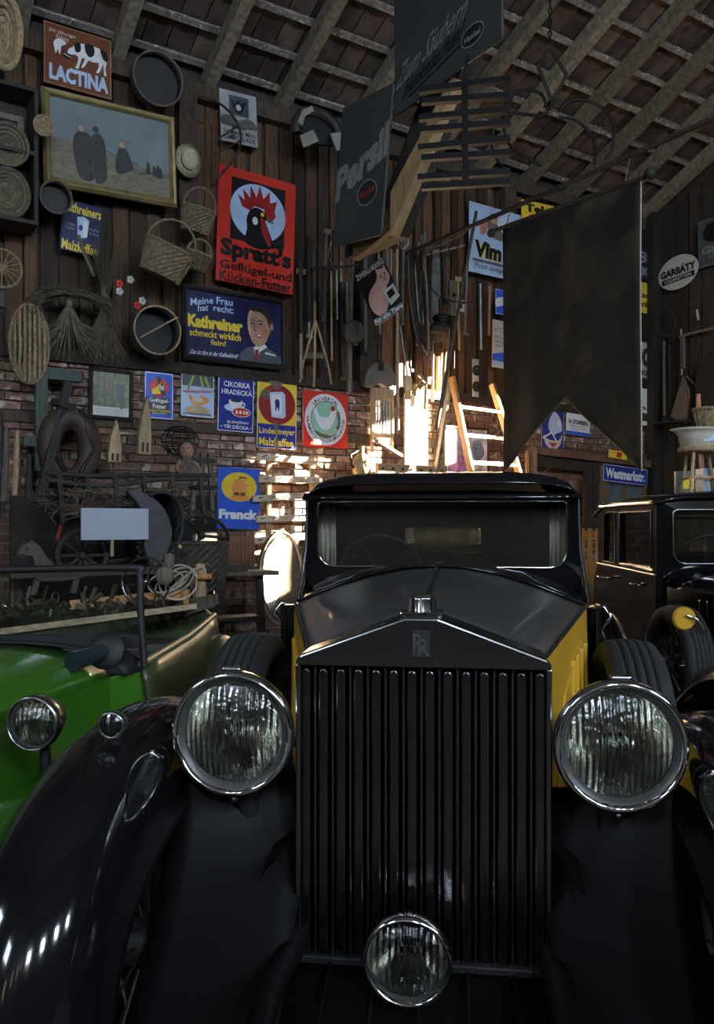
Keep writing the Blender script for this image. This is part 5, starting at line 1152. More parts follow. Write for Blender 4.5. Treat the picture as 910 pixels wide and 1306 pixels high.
MB().tube([(.13 * math.cos(a * math.pi / 14), 0, .13 * math.sin(a * math.pi / 14)) for a in range(28)], .006, 5, closed=True).build('rim', DULLCH, t); MB().sphere((0, 0, 0), .018).build('hub', DULLCH, t)
for k in range(6): a = k * math.pi / 3 + .2; MB().tube([(0, 0, 0), (.13 * math.cos(a), 0, .13 * math.sin(a))], .005, 4).build('spoke', DULLCH, t)
t = gthing('spare_parts', 'jumble of small metal parts on the tourer behind its windscreen', 'metal parts', 110, 775, 1.3); mb = MB()
for k in range(60): mb.box((R(-.5, .45), R(-.1, .1), R(-.03, .03)), (R(.01, .04), R(.01, .06), R(.01, .05)), (R(0, 3), R(0, 3), R(0, 3)))
for k in range(40):
    x, y, z, r_, a0 = R(-.5, .45), R(-.1, .1), R(-.02, .05), R(.012, .035), R(0, 3)
    if k % 2: mb.tube([(x + r_ * math.cos(b) * math.cos(a0), y + r_ * math.cos(b) * math.sin(a0), z + r_ * math.sin(b)) for b in [.785 * j for j in range(8)]], .006, 4, closed=True)
    else: mb.cyl((x, y, z), (x + R(-.06, .06), y + R(-.03, .03), z + R(.02, .09)), R(.006, .015), seg=6)
mb.build('parts', M('brassy_scrap', (.055, .042, .025), .5, .4, var=.6, scale=9), t); t['kind'] = 'stuff'
t = gthing('dark_tarpaulin', 'dark folded hood cover filling the rear of the tourer', 'cover', 100, 830, 1.2); MB().box((0, 0, -.03), (1.0, .6, .12)).build('folds', LEATHER, t, bevel=.03)

# --- pegged racks in the sun
t = at('peg_rack', 'sunlit wooden rack of horizontal slats studded with pegs', 'rack', 370, 690, .12); c0 = P(370, 690, .12)
for x in (342, 398): MB().bar(P(x, 700, .1) - c0, P(x, 580, .1) - c0, .05, .03).build('upright', PALEW, t)
for (xa, ya, xb, yb) in ((327, 582, 404, 589), (330, 611, 407, 612), (322, 636, 402, 631), (326, 662, 398, 660), (322, 690, 398, 683)):
    MB().bar(P(xa, ya, .13) - c0, P(xb, yb, .13) - c0, .03, .06, (0, 0, 1)).build('slat', M('limed_wood', (.55, .47, .36), .7, var=.2, scale=12), t)
    for k in range(5):
        f = (k + .5) / 5; p = P(xa + (xb - xa) * f, ya + (yb - ya) * f, .15) - c0; MB().cyl(p, p + Vector((0, -.09, .01)), .006, seg=6).build('peg', PALEW, t)
t = at('whitewashed_drum', 'oval drum head with peeling white paint leaning beside the limousine', 'drum', 358, 737, .9)
MB().lathe([(.001, .0), (.19, .01), (.2, .0), (.205, -.04), (.2, -.06)], 36, Matrix.Diagonal((1, 1, 1.95, 1)) @ RX).build('head', M('drum_skin', (.11, .08, .05), .7, var=.3, scale=6), t)
MB().tube([(.2 * math.cos(a * math.pi / 18), -.005, .39 * math.sin(a * math.pi / 18)) for a in range(36)], .014, 6, closed=True).build('rim', PALEW, t)
PEEL = M('peeling_white', (.42, .4, .35), .8, var=.25, scale=40, bump=.6, patch=((.2, .15, .1), 14, .63))
MB().prism([(p.x, p.y) for p in smooth_loop([(-.17, -.12, 0), (-.17, .16, 0), (-.1, .3, 0), (-.02, .34, 0), (.02, .2, 0), (-.02, .08, 0), (.0, -.06, 0), (-.06, -.2, 0), (-.1, -.28, 0), (-.14, -.22, 0)], True, 4)], -.028, -.016).build('white_paint', PEEL, t)
t = at('work_bench', 'narrow dark plank bench beside the peeling drum', 'bench', 300, 800, 1.3); c0 = P(300, 800, 1.3)
zt = P(300, 731, 1.3).z - c0.z
MB().box((0, 0, zt), (.62, .28, .035)).build('top', GREYW, t, bevel=.006)
for x in (-.22, .2): MB().bar((x, 0, zt - .02), (x + .05, 0, -c0.z + .0), .05, .05).build('leg', DARKW, t)
MB().box((0, .05, zt - .35), (.4, .2, .03)).build('shelf', DARKW, t)
t = at('grooved_board', 'brown grooved wooden board leaning below the coffee mill sign', 'board', 305, 722, .25)
MB().box((0, 0, .1), (.3, .02, .34)).build('panel', M('brown_board', (.2, .1, .05), .7, var=.3, scale=8), t)
for k in range(8): MB().box((-.13 + k * .037, -.012, .1), (.012, .008, .33)).build('rib', MATS['brown_board'], t)

# --- tools between the big red sign and the stepladder
def handle(name, label, cat, p, q, off, r, mat, **k): return stick(name, label, cat, [p, q], off, r, mat, **k)
handle('long_pole', 'pale straight pole standing before the tool wall', 'pole', (506, 318), (507, 548), [.35, .5], .016, PALEW)
handle('long_pole', 'long thin pole leaning across the tool wall to the stepladder', 'pole', (607, 270), (556, 548), [.25, .75], .018, GREYW)
t = at('wooden_hay_fork', 'pale three pronged wooden hay fork below the framed advertisement', 'hay fork', 401, 495, .1); c0 = P(401, 495, .1)
for q in ((382, 488), (400, 494), (422, 490)): MB().tube(smooth_loop([tuple(P(402, 408, .14) - c0), tuple(P(402 + (q[0] - 402) * .45, 440, .16) - c0), tuple(P(402 + (q[0] - 402) * .8, 465, .14) - c0), tuple(P(*q, .1) - c0)], False, 4), .011, 6).build('prong', PALEW, t)
MB().bar(P(388, 453, .13) - c0, P(412, 454, .13) - c0, .05, .02, (0, 1, 0)).build('crosspiece', GREYW, t); MB().tube([P(401, 412, .14) - c0, P(401, 385, .14) - c0], .014, 6).build('handle', PALEW, t)
labs = ['dark wooden tool handle right of the rooster sign', 'dark iron bar hanging right of the rooster sign', 'bluish steel rod among the hanging tools', 'thin dark lath hanging from the tool rail', 'pale narrow lath hanging from the tool rail', 'dark wide lath near the cog disc']
for i, (x, y0, y1, r_, m_) in enumerate(((383, 330, 425, .022, DARKW), (393, 300, 410, .022, DARKW), (429, 345, 408, .014, STEEL), (413, 340, 470, .02, DARKW), (422, 345, 460, .012, PALEW), (436, 360, 480, .028, DARKW))):
    handle('hanging_tool', labs[i], 'tool', (x, y0), (x + 1, y1), .13, r_, m_, group='hanging tools')
t = at('tool_rail', 'iron rail with hooks holding the hanging tools', 'rail', 425, 342, .2); c0 = P(425, 342, .2)
MB().tube([P(398, 343, .15) - c0, P(458, 338, .3) - c0], .012, 6).build('bar', IRON, t); MB().tube([P(424, 340, .2) - c0, P(418, 325, .25) - c0, P(422, 308, .25) - c0], .008, 5).build('hook', STEEL, t)
t = at('cog_mallet', 'grey toothed disc on a wooden shaft', 'tool', 451, 423, .3); c0 = P(451, 423, .3)
n_ = 14; MB().prism([((.105 if k % 2 else .118) * math.cos(math.pi * k / n_), (.105 if k % 2 else .118) * math.sin(math.pi * k / n_)) for k in range(2 * n_)], -.03, .03).build('disc', GREYW, t, bevel=.006)
MB().bar(P(445, 500, .22) - c0, P(447, 360, .22) - c0, .04, .03).build('shaft', GREYW, t); MB().box((0, -.02, -.12), (.05, .03, .04)).build('peg', DARKW, t)
t = at('malt_shovel', 'grey steel scoop shovel hung upside down over the washboard', 'shovel', 482, 490, .2)
MB().prism([(p.x, p.y) for p in smooth_loop([(-.19, -.02, 0), (-.16, .12, 0), (-.05, .21, 0), (.07, .21, 0), (.17, .12, 0), (.19, .04, 0), (.1, -.03, 0), (0, .0, 0), (-.1, -.04, 0)], True, 4)], -.05, .03).build('blade', M('shovel_steel', (.14, .13, .115), .6, .4, var=.3), t, bevel=.02)
for x in (-.02, .02): MB().tube([(x, -.03, .19), (x * .8, -.03, .5)], .012, 6).build('strap', IRON, t)
MB().box((.0, -.055, .17), (.06, .01, .08)).build('socket', IRON, t)
t = at('washboard', 'pale wooden washboard with ribbed bars standing on the bolted rail', 'washboard', 487, 592, .25); c0 = P(487, 592, .25); sc = scale_at(487, .25)
w_, h_ = .245, .60; zz = P(487, 556, .25).z - c0.z; zt = P(487, 497, .25).z - c0.z
for x in (-w_ / 2, w_ / 2): MB().box((x, 0, (zz + zt) / 2 - .08), (.025, .04, zt - zz + .18)).build('stile', PALEW, t, bevel=.004)
MB().box((0, 0, zt - .05), (w_, .03, .12)).build('head_board', PALEW, t); MB().box((0, 0, zz), (w_, .03, .03)).build('foot_board', PALEW, t)
for k in range(6): MB().cyl((-w_ / 2 + .035 + k * .035, 0, zz), (-w_ / 2 + .035 + k * .035, 0, zt - .1), .011, seg=6).build('rib', STEEL, t)
MB().bar((-.1, -.06, zz - .06), (.2, -.06, zz - .2), .03, .05, (0, 1, 0)).build('brace', GREYW, t)
t = at('bolted_rail', 'pale wooden rail with iron bolts above the limousine roof', 'rail', 517, 600, .3); MB().box((.0, 0, 0), (.72, .05, .12)).build('rail', PALEW, t, bevel=.006)
for k in range(6): MB().cyl((-.3 + k * .12, -.025, .01), (-.3 + k * .12, -.04, .01), .013, seg=8).build('bolt', IRON, t)
t = at('stoneware_jug', 'tan stoneware jug with a red label beside the washboard', 'jug', 461, 606, .35)
MB().lathe([(.001, 0), (.085, 0), (.095, .06), (.09, .13), (.065, .19), (.03, .22), (.026, .27), (.032, .28), (.001, .285)], 24).build('body', M('stoneware', (.4, .27, .11), .35, var=.15, coat=.3), t); MB().prism([(.045 * math.cos(k * .5236), .11 + .045 * math.sin(k * .5236)) for k in range(12)], -.098, -.09).build('label', RED, t, (.03, 0, 0)); MB().prism([(.02 * math.cos(k * .5236), .11 + .02 * math.sin(k * .5236)) for k in range(12)], -.1, -.096).build('label_centre', SKYB, t, (.03, 0, 0))
MB().tube([(-.04, 0, .24), (-.13, 0, .2), (-.12, 0, .1), (-.09, 0, .07)], .014, 6).build('handle', DARKW, t)
t = at('pale_board', 'pale board added to carry the sun glare beside the washboard', 'board', 530, 605, .1); MB().box((0, 0, .42), (.3, .03, .86)).build('panel', M('sun_glare_pale', (.75, .7, .6), .8, var=.08), t, bevel=.005)  # bright board added so the sun patch here blows out
MB().prism([(-.15, .83), (.15, .83), (.1, .95), (.04, .88), (-.02, .97), (-.1, .93)], -.02, .02).build('carved_top', PALEW, t)
glove = at('bristle_brush', 'pale bristle brush hanging above the glaring board', 'brush', 520, 496, .3); MB().prism([(-.035, -.02), (.035, -.02), (.045, .09), (.03, .13), (-.03, .14), (-.045, .08)], -.02, .02).build('bristles', M('bristle', (.5, .42, .28), .9), glove, bevel=.01); MB().box((0, 0, -.06), (.05, .04, .1)).build('handle', PALEW, glove)
# pitch fork, saws, rods
t = at('pitchfork', 'four tined iron pitchfork hung head up near the truss board', 'pitchfork', 513, 318, .35); c0 = P(513, 318, .35)
for x in (508, 512, 516, 520): MB().tube([P(514, 320, .35) - c0, P(x, 312, .37) - c0, P(x + 1, 284, .37) - c0], .006, 5).build('tine', STEEL, t)
MB().tube([P(514, 318, .35) - c0, P(513, 415, .3) - c0], .016, 6).build('handle', GREYW, t)
t = at('pitchfork', 'three tined fork with pale shaft beside the four tined one', 'pitchfork', 499, 315, .3); c0 = P(499, 315, .3)
for x in (495, 499, 503): MB().tube([P(499, 318, .3) - c0, P(x, 308, .32) - c0, P(x, 288, .32) - c0], .006, 5).build('tine', IRON, t)
MB().tube([P(499, 318, .3) - c0, P(497, 400, .26) - c0], .014, 6).build('handle', PALEW, t)
t = at('leather_harness', 'long dark leather strap hanging in a curve on the tool wall', 'strap', 530, 330, .2); c0 = P(530, 330, .2)
for (dx, w_) in ((0, .09), (14, .06)):
    q = smooth_loop([tuple(P(524 + dx, 320, .2) - c0), tuple(P(525 + dx, 370, .22) - c0), tuple(P(531 + dx, 415, .24) - c0), tuple(P(540 + dx * .6, 447, .25) - c0)], False, 5)
    for a, b in zip(q, q[1:]): pass
    MB().grid(lambda a, b, q=q, w_=w_: q[min(len(q) - 1, int(a * (len(q) - 1) + .5))] + Vector(((b - .5) * w_, .01 * math.sin(b * 3.14), 0)), len(q) - 1, 3).build('strap', LEATHER, t, solid=.012)
MB().tube([P(538, 440, .3) - c0, P(546, 456, .3) - c0, P(550, 458, .3) - c0, P(541, 446, .3) - c0], .008, 5).build('buckle', STEEL, t)
t = at('pit_saw', 'long toothed saw blade hanging among the straps', 'saw', 556, 350, .12); c0 = P(556, 350, .12)
q = [(P(x, y, .12) - c0).xz for x, y in ((551, 318), (560, 318), (562, 420), (549, 420))]; 
MB().prism(q, -.004, .004).build('blade', STEEL, t); MB().prism([(q[3][0] + .0, q[3][1]), (q[2][0], q[2][1]), (q[2][0], q[2][1] - .14), (q[3][0], q[3][1] - .14)], -.02, .02).build('handle', GREYW, t)
t = at('grey_plank', 'short grey board with an iron fitting on the tool wall', 'board', 577, 400, .12); MB().box((0, 0, .17), (.085, .025, .38)).build('board', GREYW, t); MB().sphere((0, -.02, .2), .025, 8, 6).build('fitting', IRON, t)
t = at('iron_pulley', 'heavy black iron pulley block hanging left of the leaning pole', 'pulley', 562, 418, .3)
MB().lathe([(.001, 0), (.1, 0), (.105, .02), (.08, .04), (.08, .07), (.105, .09), (.1, .11), (.07, .13), (.001, .13)], 24, Matrix.Rotation(.15, 4, 'Y')).build('sheave', IRON, t); MB().tube([(0, 0, .13), (-.01, 0, .3)], .018, 6).build('shackle', IRON, t); MB().box((-.07, 0, -.03), (.16, .12, .06)).build('block', DARKW, t)
t = at('lock_plate', 'pale metal plate with two round coils beside the stepladder', 'metal plate', 606, 482, .1); MB().box((0, 0, 0), (.085, .02, .42)).build('plate', M('pale_metal', (.42, .42, .4), .5, .3), t, bevel=.004)
for z in (.08, -.1): MB().tube([(.045 * math.cos(a * .5236), -.02, z + .045 * math.sin(a * .5236)) for a in range(12)], .016, 6, closed=True).build('coil', IRON, t); MB().sphere((0, -.02, z), .02, 8, 6).build('coil_hub', IRON, t)
rods = ['grey gas pipe hanging under the waiter sign', 'pale lath hanging under the waiter sign', 'dark steel rod above the glaring board', 'second dark rod above the glaring board', 'bright thin rod above the glaring board', 'orange brown shaft behind the leaning pole', 'pale thin shaft behind the leaning pole', 'dark thin shaft behind the leaning pole', 'thin pale cane in the middle of the tool wall', 'bent branch crossing the tool wall']
for i, (pts, off, r_, m_) in enumerate((([(612, 362), (613, 446)], .12, .02, STEEL), ([(624, 365), (623, 428)], .1, .016, PALEW), ([(510, 415), (520, 485)], .25, .008, STEEL), ([(515, 412), (526, 490)], .25, .008, IRON), ([(552, 450), (551, 512)], .2, .014, PALEW), ([(558, 455), (557, 500)], .15, .02, ORANGEW), ([(563, 450), (561, 500)], .15, .01, PALEW), ([(568, 445), (565, 500)], .15, .012, DARKW), ([(528, 330), (535, 420)], .2, .008, STEEL), ([(548, 365), (560, 378), (583, 385), (606, 385)], .3, .008, DARKW))):
    stick('hanging_tool', rods[i], 'tool', pts, off, r_, m_, 'hanging tools', 6, len(pts) > 2)
rw = random.Random(11); ORD = 'first second third fourth fifth sixth seventh eighth ninth tenth eleventh twelfth thirteenth'.split()
for k in range(26):        # the crowded row of shafts and rods behind the labelled tools
    x = 384 + k * 8.4 + rw.uniform(-2.5, 2.5); y0 = 300 + rw.uniform(-10, 60) + max(0, 430 - x) * .4; ln = rw.uniform(70, 150); iron = k % 2
    ln = min(ln, (468 if 440 < x < 500 else 484) - y0)
    q = [P(x, y0, .1), P(x + rw.uniform(-5, 5), y0 + ln, .12)]; mb = MB().tube(q, rw.uniform(.008, .014) if iron else rw.uniform(.012, .02), 6)
    if iron and k % 4 == 1: mb.bar(q[1] + Vector((-.04, 0, 0)), q[1] + Vector((.05, 0, -.01)), .03, .02)
    elif not iron and k % 4 == 0: mb.box(q[0] + Vector((0, 0, .01)), (.09, .03, .05))
    wmesh('hanging_rod' if iron else 'hanging_shaft', (ORD[k // 2] + ' iron rod counted from the rooster sign in the crowded tool row') if iron else (ORD[k // 2] + ' wooden shaft counted from the rooster sign in the crowded tool row'), 'tool', mb, (STEEL if k % 6 == 1 else IRON) if iron else (PALEW if k % 3 == 0 else GREYW), 'iron rods in the tool row' if iron else 'wooden shafts in the tool row')
t = at('claw_hammer', 'small pale handled hammer hanging above the glaring board', 'hammer', 532, 492, .3); MB().bar((-.06, 0, -.1), (.06, 0, .08), .02, .02).build('handle', PALEW, t); MB().bar((.02, 0, .12), (.11, 0, .05), .03, .03).build('head', STEEL, t)
t = at('axe', 'short axe with a notched dark head under the pulley', 'axe', 541, 515, .25); MB().bar((0, 0, -.05), (.02, 0, .22), .025, .02).build('handle', PALEW, t); MB().prism([(-.03, .2), (.07, .21), (.09, .29), (-.02, .28)], -.012, .012).build('head', IRON, t)
t = at('branch_rake', 'crooked branch rake hung across the tool wall', 'rake', 560, 310, .35); c0 = P(560, 310, .35)
MB().tube(smooth_loop([tuple(P(x, y, .35) - c0) for x, y in ((541, 318), (560, 313), (578, 305), (594, 296))], False, 4), .012, 6).build('branch', GREYW, t); MB().tube([P(544, 325, .3) - c0, P(592, 313, .3) - c0], .011, 6).build('branch', PALEW, t)
for x in (552, 563, 574, 585): MB().tube([P(x, 312 - (x - 552) * .3, .35) - c0, P(x - 3, 328, .32) - c0], .008, 5).build('tine', DARKW, t)
for i, (x0, y0, x1, y1) in enumerate(((536, 300, 540, 345), (539, 300, 546, 470))):
    stick('peeled_branch', ['forked end of a peeled branch on the tool wall', 'long peeled branch running down the tool wall'][i], 'branch', [(x0, y0), ((x0 + x1) / 2 + 2, (y0 + y1) / 2), (x1, y1)], .3, .018 if i else .012, GREYW, None, 6, True)

# --- stepladder
lad = at('step_ladder', 'sunlit orange wooden stepladder standing before the bluish picture', 'ladder', 610, 700, 1.0)
c0 = P(610, 700, 1.0)
A0, A1, B0, B1 = P(608, 640, .95), P(576, 481, .6), P(672, 640, .95), P(627, 490, .6)
for a, b in ((A0, A1), (B0, B1)): a2 = b + (a - b) * 1.9; a2.z = max(a2.z, .02); MB().bar(a2 - c0, b - c0, .07, .035, (1, 0, 0)).build('rail', ORANGEW, lad, bevel=.004)
for k, f in enumerate((.24, .47, .69, .92, 1.15, 1.4)): p, q = A1 + (A0 - A1) * f, B1 + (B0 - B1) * f; MB().bar(p - c0, q - c0, .025, .08, (0, 1, .3)).build('tread', M('worn_tread', (.5, .45, .38), .7, var=.2), lad, bevel=.003)
for (p, q) in ((P(574, 484, .5), P(550, 640, .25)),): MB().bar(p - c0, q + (q - p) * .8 - c0, .05, .03, (1, 0, 0)).build('prop', GREYW, lad)
# --- truss timbers, long pole and banner
MB().prism([TR.px(x, y, .1) for x, y in ((503, 247), (581, 100), (589, 104), (560, 166), (503, 302))], .06, .14).build('truss_brace', M('truss_wood', (.42, .27, .13), .75, var=.25, scale=6, stretch=(3, 3, 1)), None)
tb = bpy.data.objects['truss_brace']; tb.location = TR.o; tb.rotation_euler = (0, 0, TR.rot); tag(tb, 'pale sawn brace board of the roof truss behind the slogan board', 'beam')
o = MB().prism([TR.px(x, y, .12) for x, y in ((452, 300), (503, 262), (503, 292), (452, 332))], .1, .16).build('truss_board', M('truss_wood_dark', (.2, .12, .06), .8, var=.3, scale=6), None, TR.o, (0, 0, TR.rot)); tag(o, 'brown board end below the washing powder board', 'beam')
o = MB().prism([TR.px(x, y, .2) for x, y in ((440, 330), (505, 300), (600, 60), (680, -140), (640, -140), (560, 60), (490, 250), (440, 290))], .2, .32).build('truss_beam', DARKW, None, TR.o, (0, 0, TR.rot)); tag(o, 'dark sloping main timber of the roof truss', 'beam')
BN = Frame(W.w(2.08, -1.63, 0), WROT - math.pi / 2)      # x toward the camera, parallel to the right wall
lp = thing('hanging_pole', 'long dark pole hung high across the barn above the banner', 'pole', BN.w(0, 0, 4), (0, 0, BN.rot))
pa, pb = BN.p3(436, 358, -.02), BN.p3(930, 142, -.02); c0 = Vector((0, 0, 4))
MB().tube([pa - c0, (pa + pb) / 2 - c0 + Vector((0, 0, -.02)), pb - c0], .022, 8).build('pole', DARKW, lp)
for x, y0, y1 in ((652, 262, 286), (803, 200, 232)): MB().tube([BN.p3(x, y0, -.02) - c0, BN.p3(x - 6, y1, -.0) - c0], .005, 5).build('hook', STEEL, lp)
bn = thing('church_banner', 'large dark swallow tailed banner with a faded painting, hanging from a pole', 'banner', BN.w(0, 0, 4), (0, 0, BN.rot))
q0, q1 = BN.p3(630, 294, 0), BN.p3(822, 226, 0)
MB().tube([q0 - c0, q1 - c0], .02, 8).build('crossbar', DARKW, bn); MB().sphere(q1 - c0 + Vector((.05, 0, .012)), .045, 14, 10).build('finial', DARKW, bn); MB().sphere(q0 - c0 - Vector((.04, 0, .012)), .04, 14, 10).build('finial', DARKW, bn)
def banner_mat():
    m = M('banner_cloth', (.012, .012, .009), .85, var=.3, scale=3); nt = m.node_tree; N = nt.nodes; L = nt.links; b = N['Principled BSDF']
    old = b.inputs['Base Color'].links[0].from_socket; tc = N.new('ShaderNodeTexCoord')
    n = N.new('ShaderNodeTexNoise'); n.inputs['Scale'].default_value = 1.6; n.inputs['Detail'].default_value = 6; n.inputs['Distortion'].default_value = 1.2; L.new(tc.outputs['Object'], n.inputs[0])
    r = N.new('ShaderNodeValToRGB'); r.color_ramp.elements[0].position = .5; r.color_ramp.elements[1].position = .72; r.color_ramp.elements[1].color = (.05, .036, .015, 1); r.color_ramp.elements[0].color = (0, 0, 0, 1); L.new(n.outputs[0], r.inputs[0])
    a = N.new('ShaderNodeMixRGB'); a.blend_type = 'ADD'; a.inputs[0].default_value = 1; L.new(old, a.inputs[1]); L.new(r.outputs[0], a.inputs[2]); L.new(a.outputs[0], b.inputs['Base Color'])
    return m
BC = banner_mat()
tl_, tr_ = BN.p3(641, 291, 0), BN.p3(817, 230, 0); bl_, br_, ap = BN.p3(649, 603, 0), BN.p3(817, 601, 0), BN.p3(721, 507, 0)
nx, nz = 24, 30; x_a = (ap.x - tl_.x) / (tr_.x - tl_.x)
def bf(a, b):
    X = tl_.x + (tr_.x - tl_.x) * a; zt = tl_.z + (tr_.z - tl_.z) * a
    zb = bl_.z + (ap.z - bl_.z) * (a / x_a) if a < x_a else ap.z + (br_.z - ap.z) * (a - x_a) / (1 - x_a)
    return Vector((X, .012 * math.sin(a * 17) * b + .02 * math.sin(a * 5 + b * 3) * b, zt + (zb - zt) * b)) - c0
MB().grid(bf, nx, nz).build('cloth', BC, bn, solid=.006)
MB().tube([bf(1, k / 12) for k in range(13)], .006, 5).build('edge_cord', ROPE, bn)
MB().tube([bf(k / 24, 1) for k in range(25)], .005, 5).build('hem_cord', DSTRAW, bn)
# --- harrow and hay grapple under the roof
HR = Frame((.6, 5.0, 0), math.radians(-4)); hz = HR.px(592, 160, 0)
hw = thing('iron_harrow', 'black iron rack of eight cross bars hanging below the rafters', 'iron rack', HR.w(hz[0], 0, hz[1]), (0, 0, HR.rot)); c0 = Vector((hz[0], 0, hz[1]))
MB().bar(HR.p3(592, 94, 0) - c0, HR.p3(593, 236, 0) - c0, .035, .025).build('spine', APRONB, hw)
for (a, b) in (((534, 116), (650, 101)), ((537, 130), (650, 122)), ((534, 151), (650, 140)), ((536, 166), (650, 157)), ((533, 189), (650, 177)), ((537, 202), (650, 195)), ((532, 227), (650, 219)), ((537, 239), (650, 232))): MB().bar(HR.p3(*a, 0) - c0, HR.p3(*b, 0) - c0, .034, .04).build('cross_bar', APRONB, hw)
MB().tube([HR.p3(592, 98, 0) - c0, HR.p3(594, 82, 0) - c0, HR.p3(597, 70, .05) - c0], .008, 5).build('hanger', IRON, hw)
GP = Frame(W.w(2.6, -2.3, 0), math.radians(-8)); gz = GP.px(705, 110, 0); c0 = Vector((gz[0], 0, gz[1]))
gr = thing('hay_grapple', 'black iron hay grapple with four curved claws hanging on a chain', 'grapple', GP.w(gz[0], 0, gz[1]), (0, 0, GP.rot))
for y, pts in ((0, [(704, 128), (698, 140), (690, 120), (665, 115), (648, 130), (641, 155), (650, 185), (670, 200), (690, 212)]), (.2, [(702, 125), (696, 145), (680, 147), (655, 145), (635, 155), (626, 180), (634, 205), (650, 220)]), (0, [(712, 142), (725, 130), (745, 128), (768, 138), (782, 160), (780, 190), (770, 205)]), (.2, [(712, 150), (730, 152), (748, 165), (758, 185), (758, 210)])):
    MB().tube(smooth_loop([tuple(GP.p3(a, b, y) - c0) for a, b in pts], False, 4), .014, 6).build('claw', IRON, gr)
for (a, b) in (((686, 85), (703, 128)), ((722, 95), (706, 128)), ((686, 85), (700, 62)), ((722, 95), (702, 62))): MB().bar(GP.p3(*a, .1) - c0, GP.p3(*b, .1) - c0, .03, .02).build('arm', IRON, gr)
zl, xl = GP.px(701, 45, .1)[1] - c0.z, GP.px(701, 45, .1)[0] - c0.x
for k in range(max(1, int((roof_z(2.2) + .1 - c0.z - zl) / .052))): MB().tube([(xl + (.014 * math.cos(a) if k % 2 else 0), .1 + (0 if k % 2 else .014 * math.cos(a)), zl - .04 + k * .052 + .032 * math.sin(a)) for a in [2 * math.pi * j / 8 for j in range(8)]], .006, 4, closed=True).build('chain_link', IRON, gr)

# --- right corner: doorway, window, stacked goods
lt = at('door_lintel', 'weathered timber lintel over the corner doorway', 'lintel', 740, 590, .12); c0 = P(740, 590, .12)
MB().bar(P(676, 574, .1) - c0, P(826, 592, .1) - c0, .09, .1, (0, 1, 0)).build('beam', M('lintel_wood', (.13, .075, .045), .8, var=.3, scale=6), lt)
MB().bar(P(680, 588, .12) - c0, P(800, 602, .12) - c0, .12, .06, (0, 1, 0)).build('lower_beam', DARKW, lt)
MB().bar(P(680, 570, .2) - c0, P(681, 640, .2) - c0, .06, .05).build('post', GREYW, lt); MB().bar(P(672, 575, .25) - c0, P(671, 640, .25) - c0, .035, .03).build('post', PALEW, lt)
for x, m_ in ((749, DARKW), (757, DARKW), (766, MATS['lintel_wood'])): MB().bar(P(x, 594, .14) - c0, P(x, 690, .14) - c0, .1, .06).build('jamb', m_, lt)
wn = MB()
for (a, b) in (((770, 604), (822, 612)), ((770, 700), (822, 700)), ((772, 604), (772, 700)), ((797, 608), (797, 700)), ((821, 610), (821, 700))): wn.bar(P(*a, .12), P(*b, .12), .05, .04)
w3 = struct('window_3', wn, MATS['lintel_wood'], WO, (0, 0, WROT)); q = [P(772, 606, .1), P(821, 611, .1), P(821, 700, .1), P(772, 700, .1)]
MB().prism([(v.x, v.z) for v in q], q[0].y, q[0].y + .006).build('pane', M('dusty_pane', (.1, .13, .15), .25, var=.2, scale=4), w3)
ch = at('slatted_chair', 'orange slatted wooden chair back standing behind the limousine', 'chair', 752, 760, 2.2)
ORG = M('varnished_orange', (.42, .2, .05), .5, var=.15, scale=8)
c0 = P(752, 760, 2.2)
for x in (742, 752, 762): MB().bar(P(x, 735, 2.2) - c0, P(x, 674, 2.2) - c0, .04, .02).build('slat', ORG, ch)
for y, w_ in ((683, .08), (730, .2), (760, .16)): MB().box((0, .01, P(752, y, 2.2).z - c0.z), (.34, .02, w_)).build('rail', ORG, ch)
for x in (-.15, .15): MB().bar((x, .02, -c0.z + .0), (x, .02, P(752, 680, 2.2).z - c0.z), .04, .03).build('leg', ORG, ch)
MB().box((.02, -.001, P(752, 683, 2.2).z - c0.z), (.05, .004, .03)).build('red_stamp', DRED, ch)
# goods on the roof of the black saloon
def K3(px, py, y): return KF.p3(px, py, y)
zr = 1.582
def kthing(name, label, cat, px, y, z=zr, roll=0): x = KF.px(px, 640, y)[0]; return thing(name, label, cat, KF.w(x, y, z), (0, roll, KR))
st = kthing('wooden_stool', 'pale wooden stool with splayed legs standing on the black saloon roof', 'stool', 891, .42)
for (dx, dy) in ((-.08, -.09), (.1, -.09), (-.05, .1), (.12, .1)): MB().tube([(dx * 1.25, dy * 1.2, 0), (dx * .75, dy * .7, .26)], [.012, .011], 8).build('leg', PALEW, st)
for (a, b) in (((-.09, -.1), (.11, -.1)), ((-.055, .11), (.13, .11)), ((-.09, -.1), (-.055, .11)), ((.11, -.1), (.13, .11))): MB().tube([(a[0], a[1], .09), (b[0], b[1], .09)], .008, 6).build('stretcher', PALEW, st)
MB().lathe([(.001, .25), (.12, .25), (.125, .265), (.12, .28), (.001, .28)], 24).build('seat', PALEW, st)
ba = kthing('wash_basin', 'flared cream basin sitting on the wooden stool', 'basin', 891, .42, zr + .28)
MB().lathe([(.001, 0), (.1, 0), (.115, .08), (.135, .11), (.16, .12), (.155, .125), (.13, .118), (.105, .085), (.09, .015), (.001, .012)], 28, Matrix.Diagonal((1.1, .9, .9, 1))).build('bowl', M('cream_enamel', (.6, .55, .45), .4, var=.15), ba)
MB().box((.03, -.095, .06), (.09, .004, .06)).build('printed_patch', SKYB, ba)
sc_ = kthing('small_wooden_chair', 'small reddish wooden chair behind the basin on the saloon roof', 'chair', 900, .72)
RW = M('reddish_wood', (.36, .17, .07), .6, var=.15)
for x in (-.02, .3): MB().bar((x, 0, 0), (x - .02, .03, .66), .022, .022).build('rear_leg', RW, sc_); MB().bar((x, -.26, 0), (x, -.26, .36), .022, .022).build('front_leg', RW, sc_)
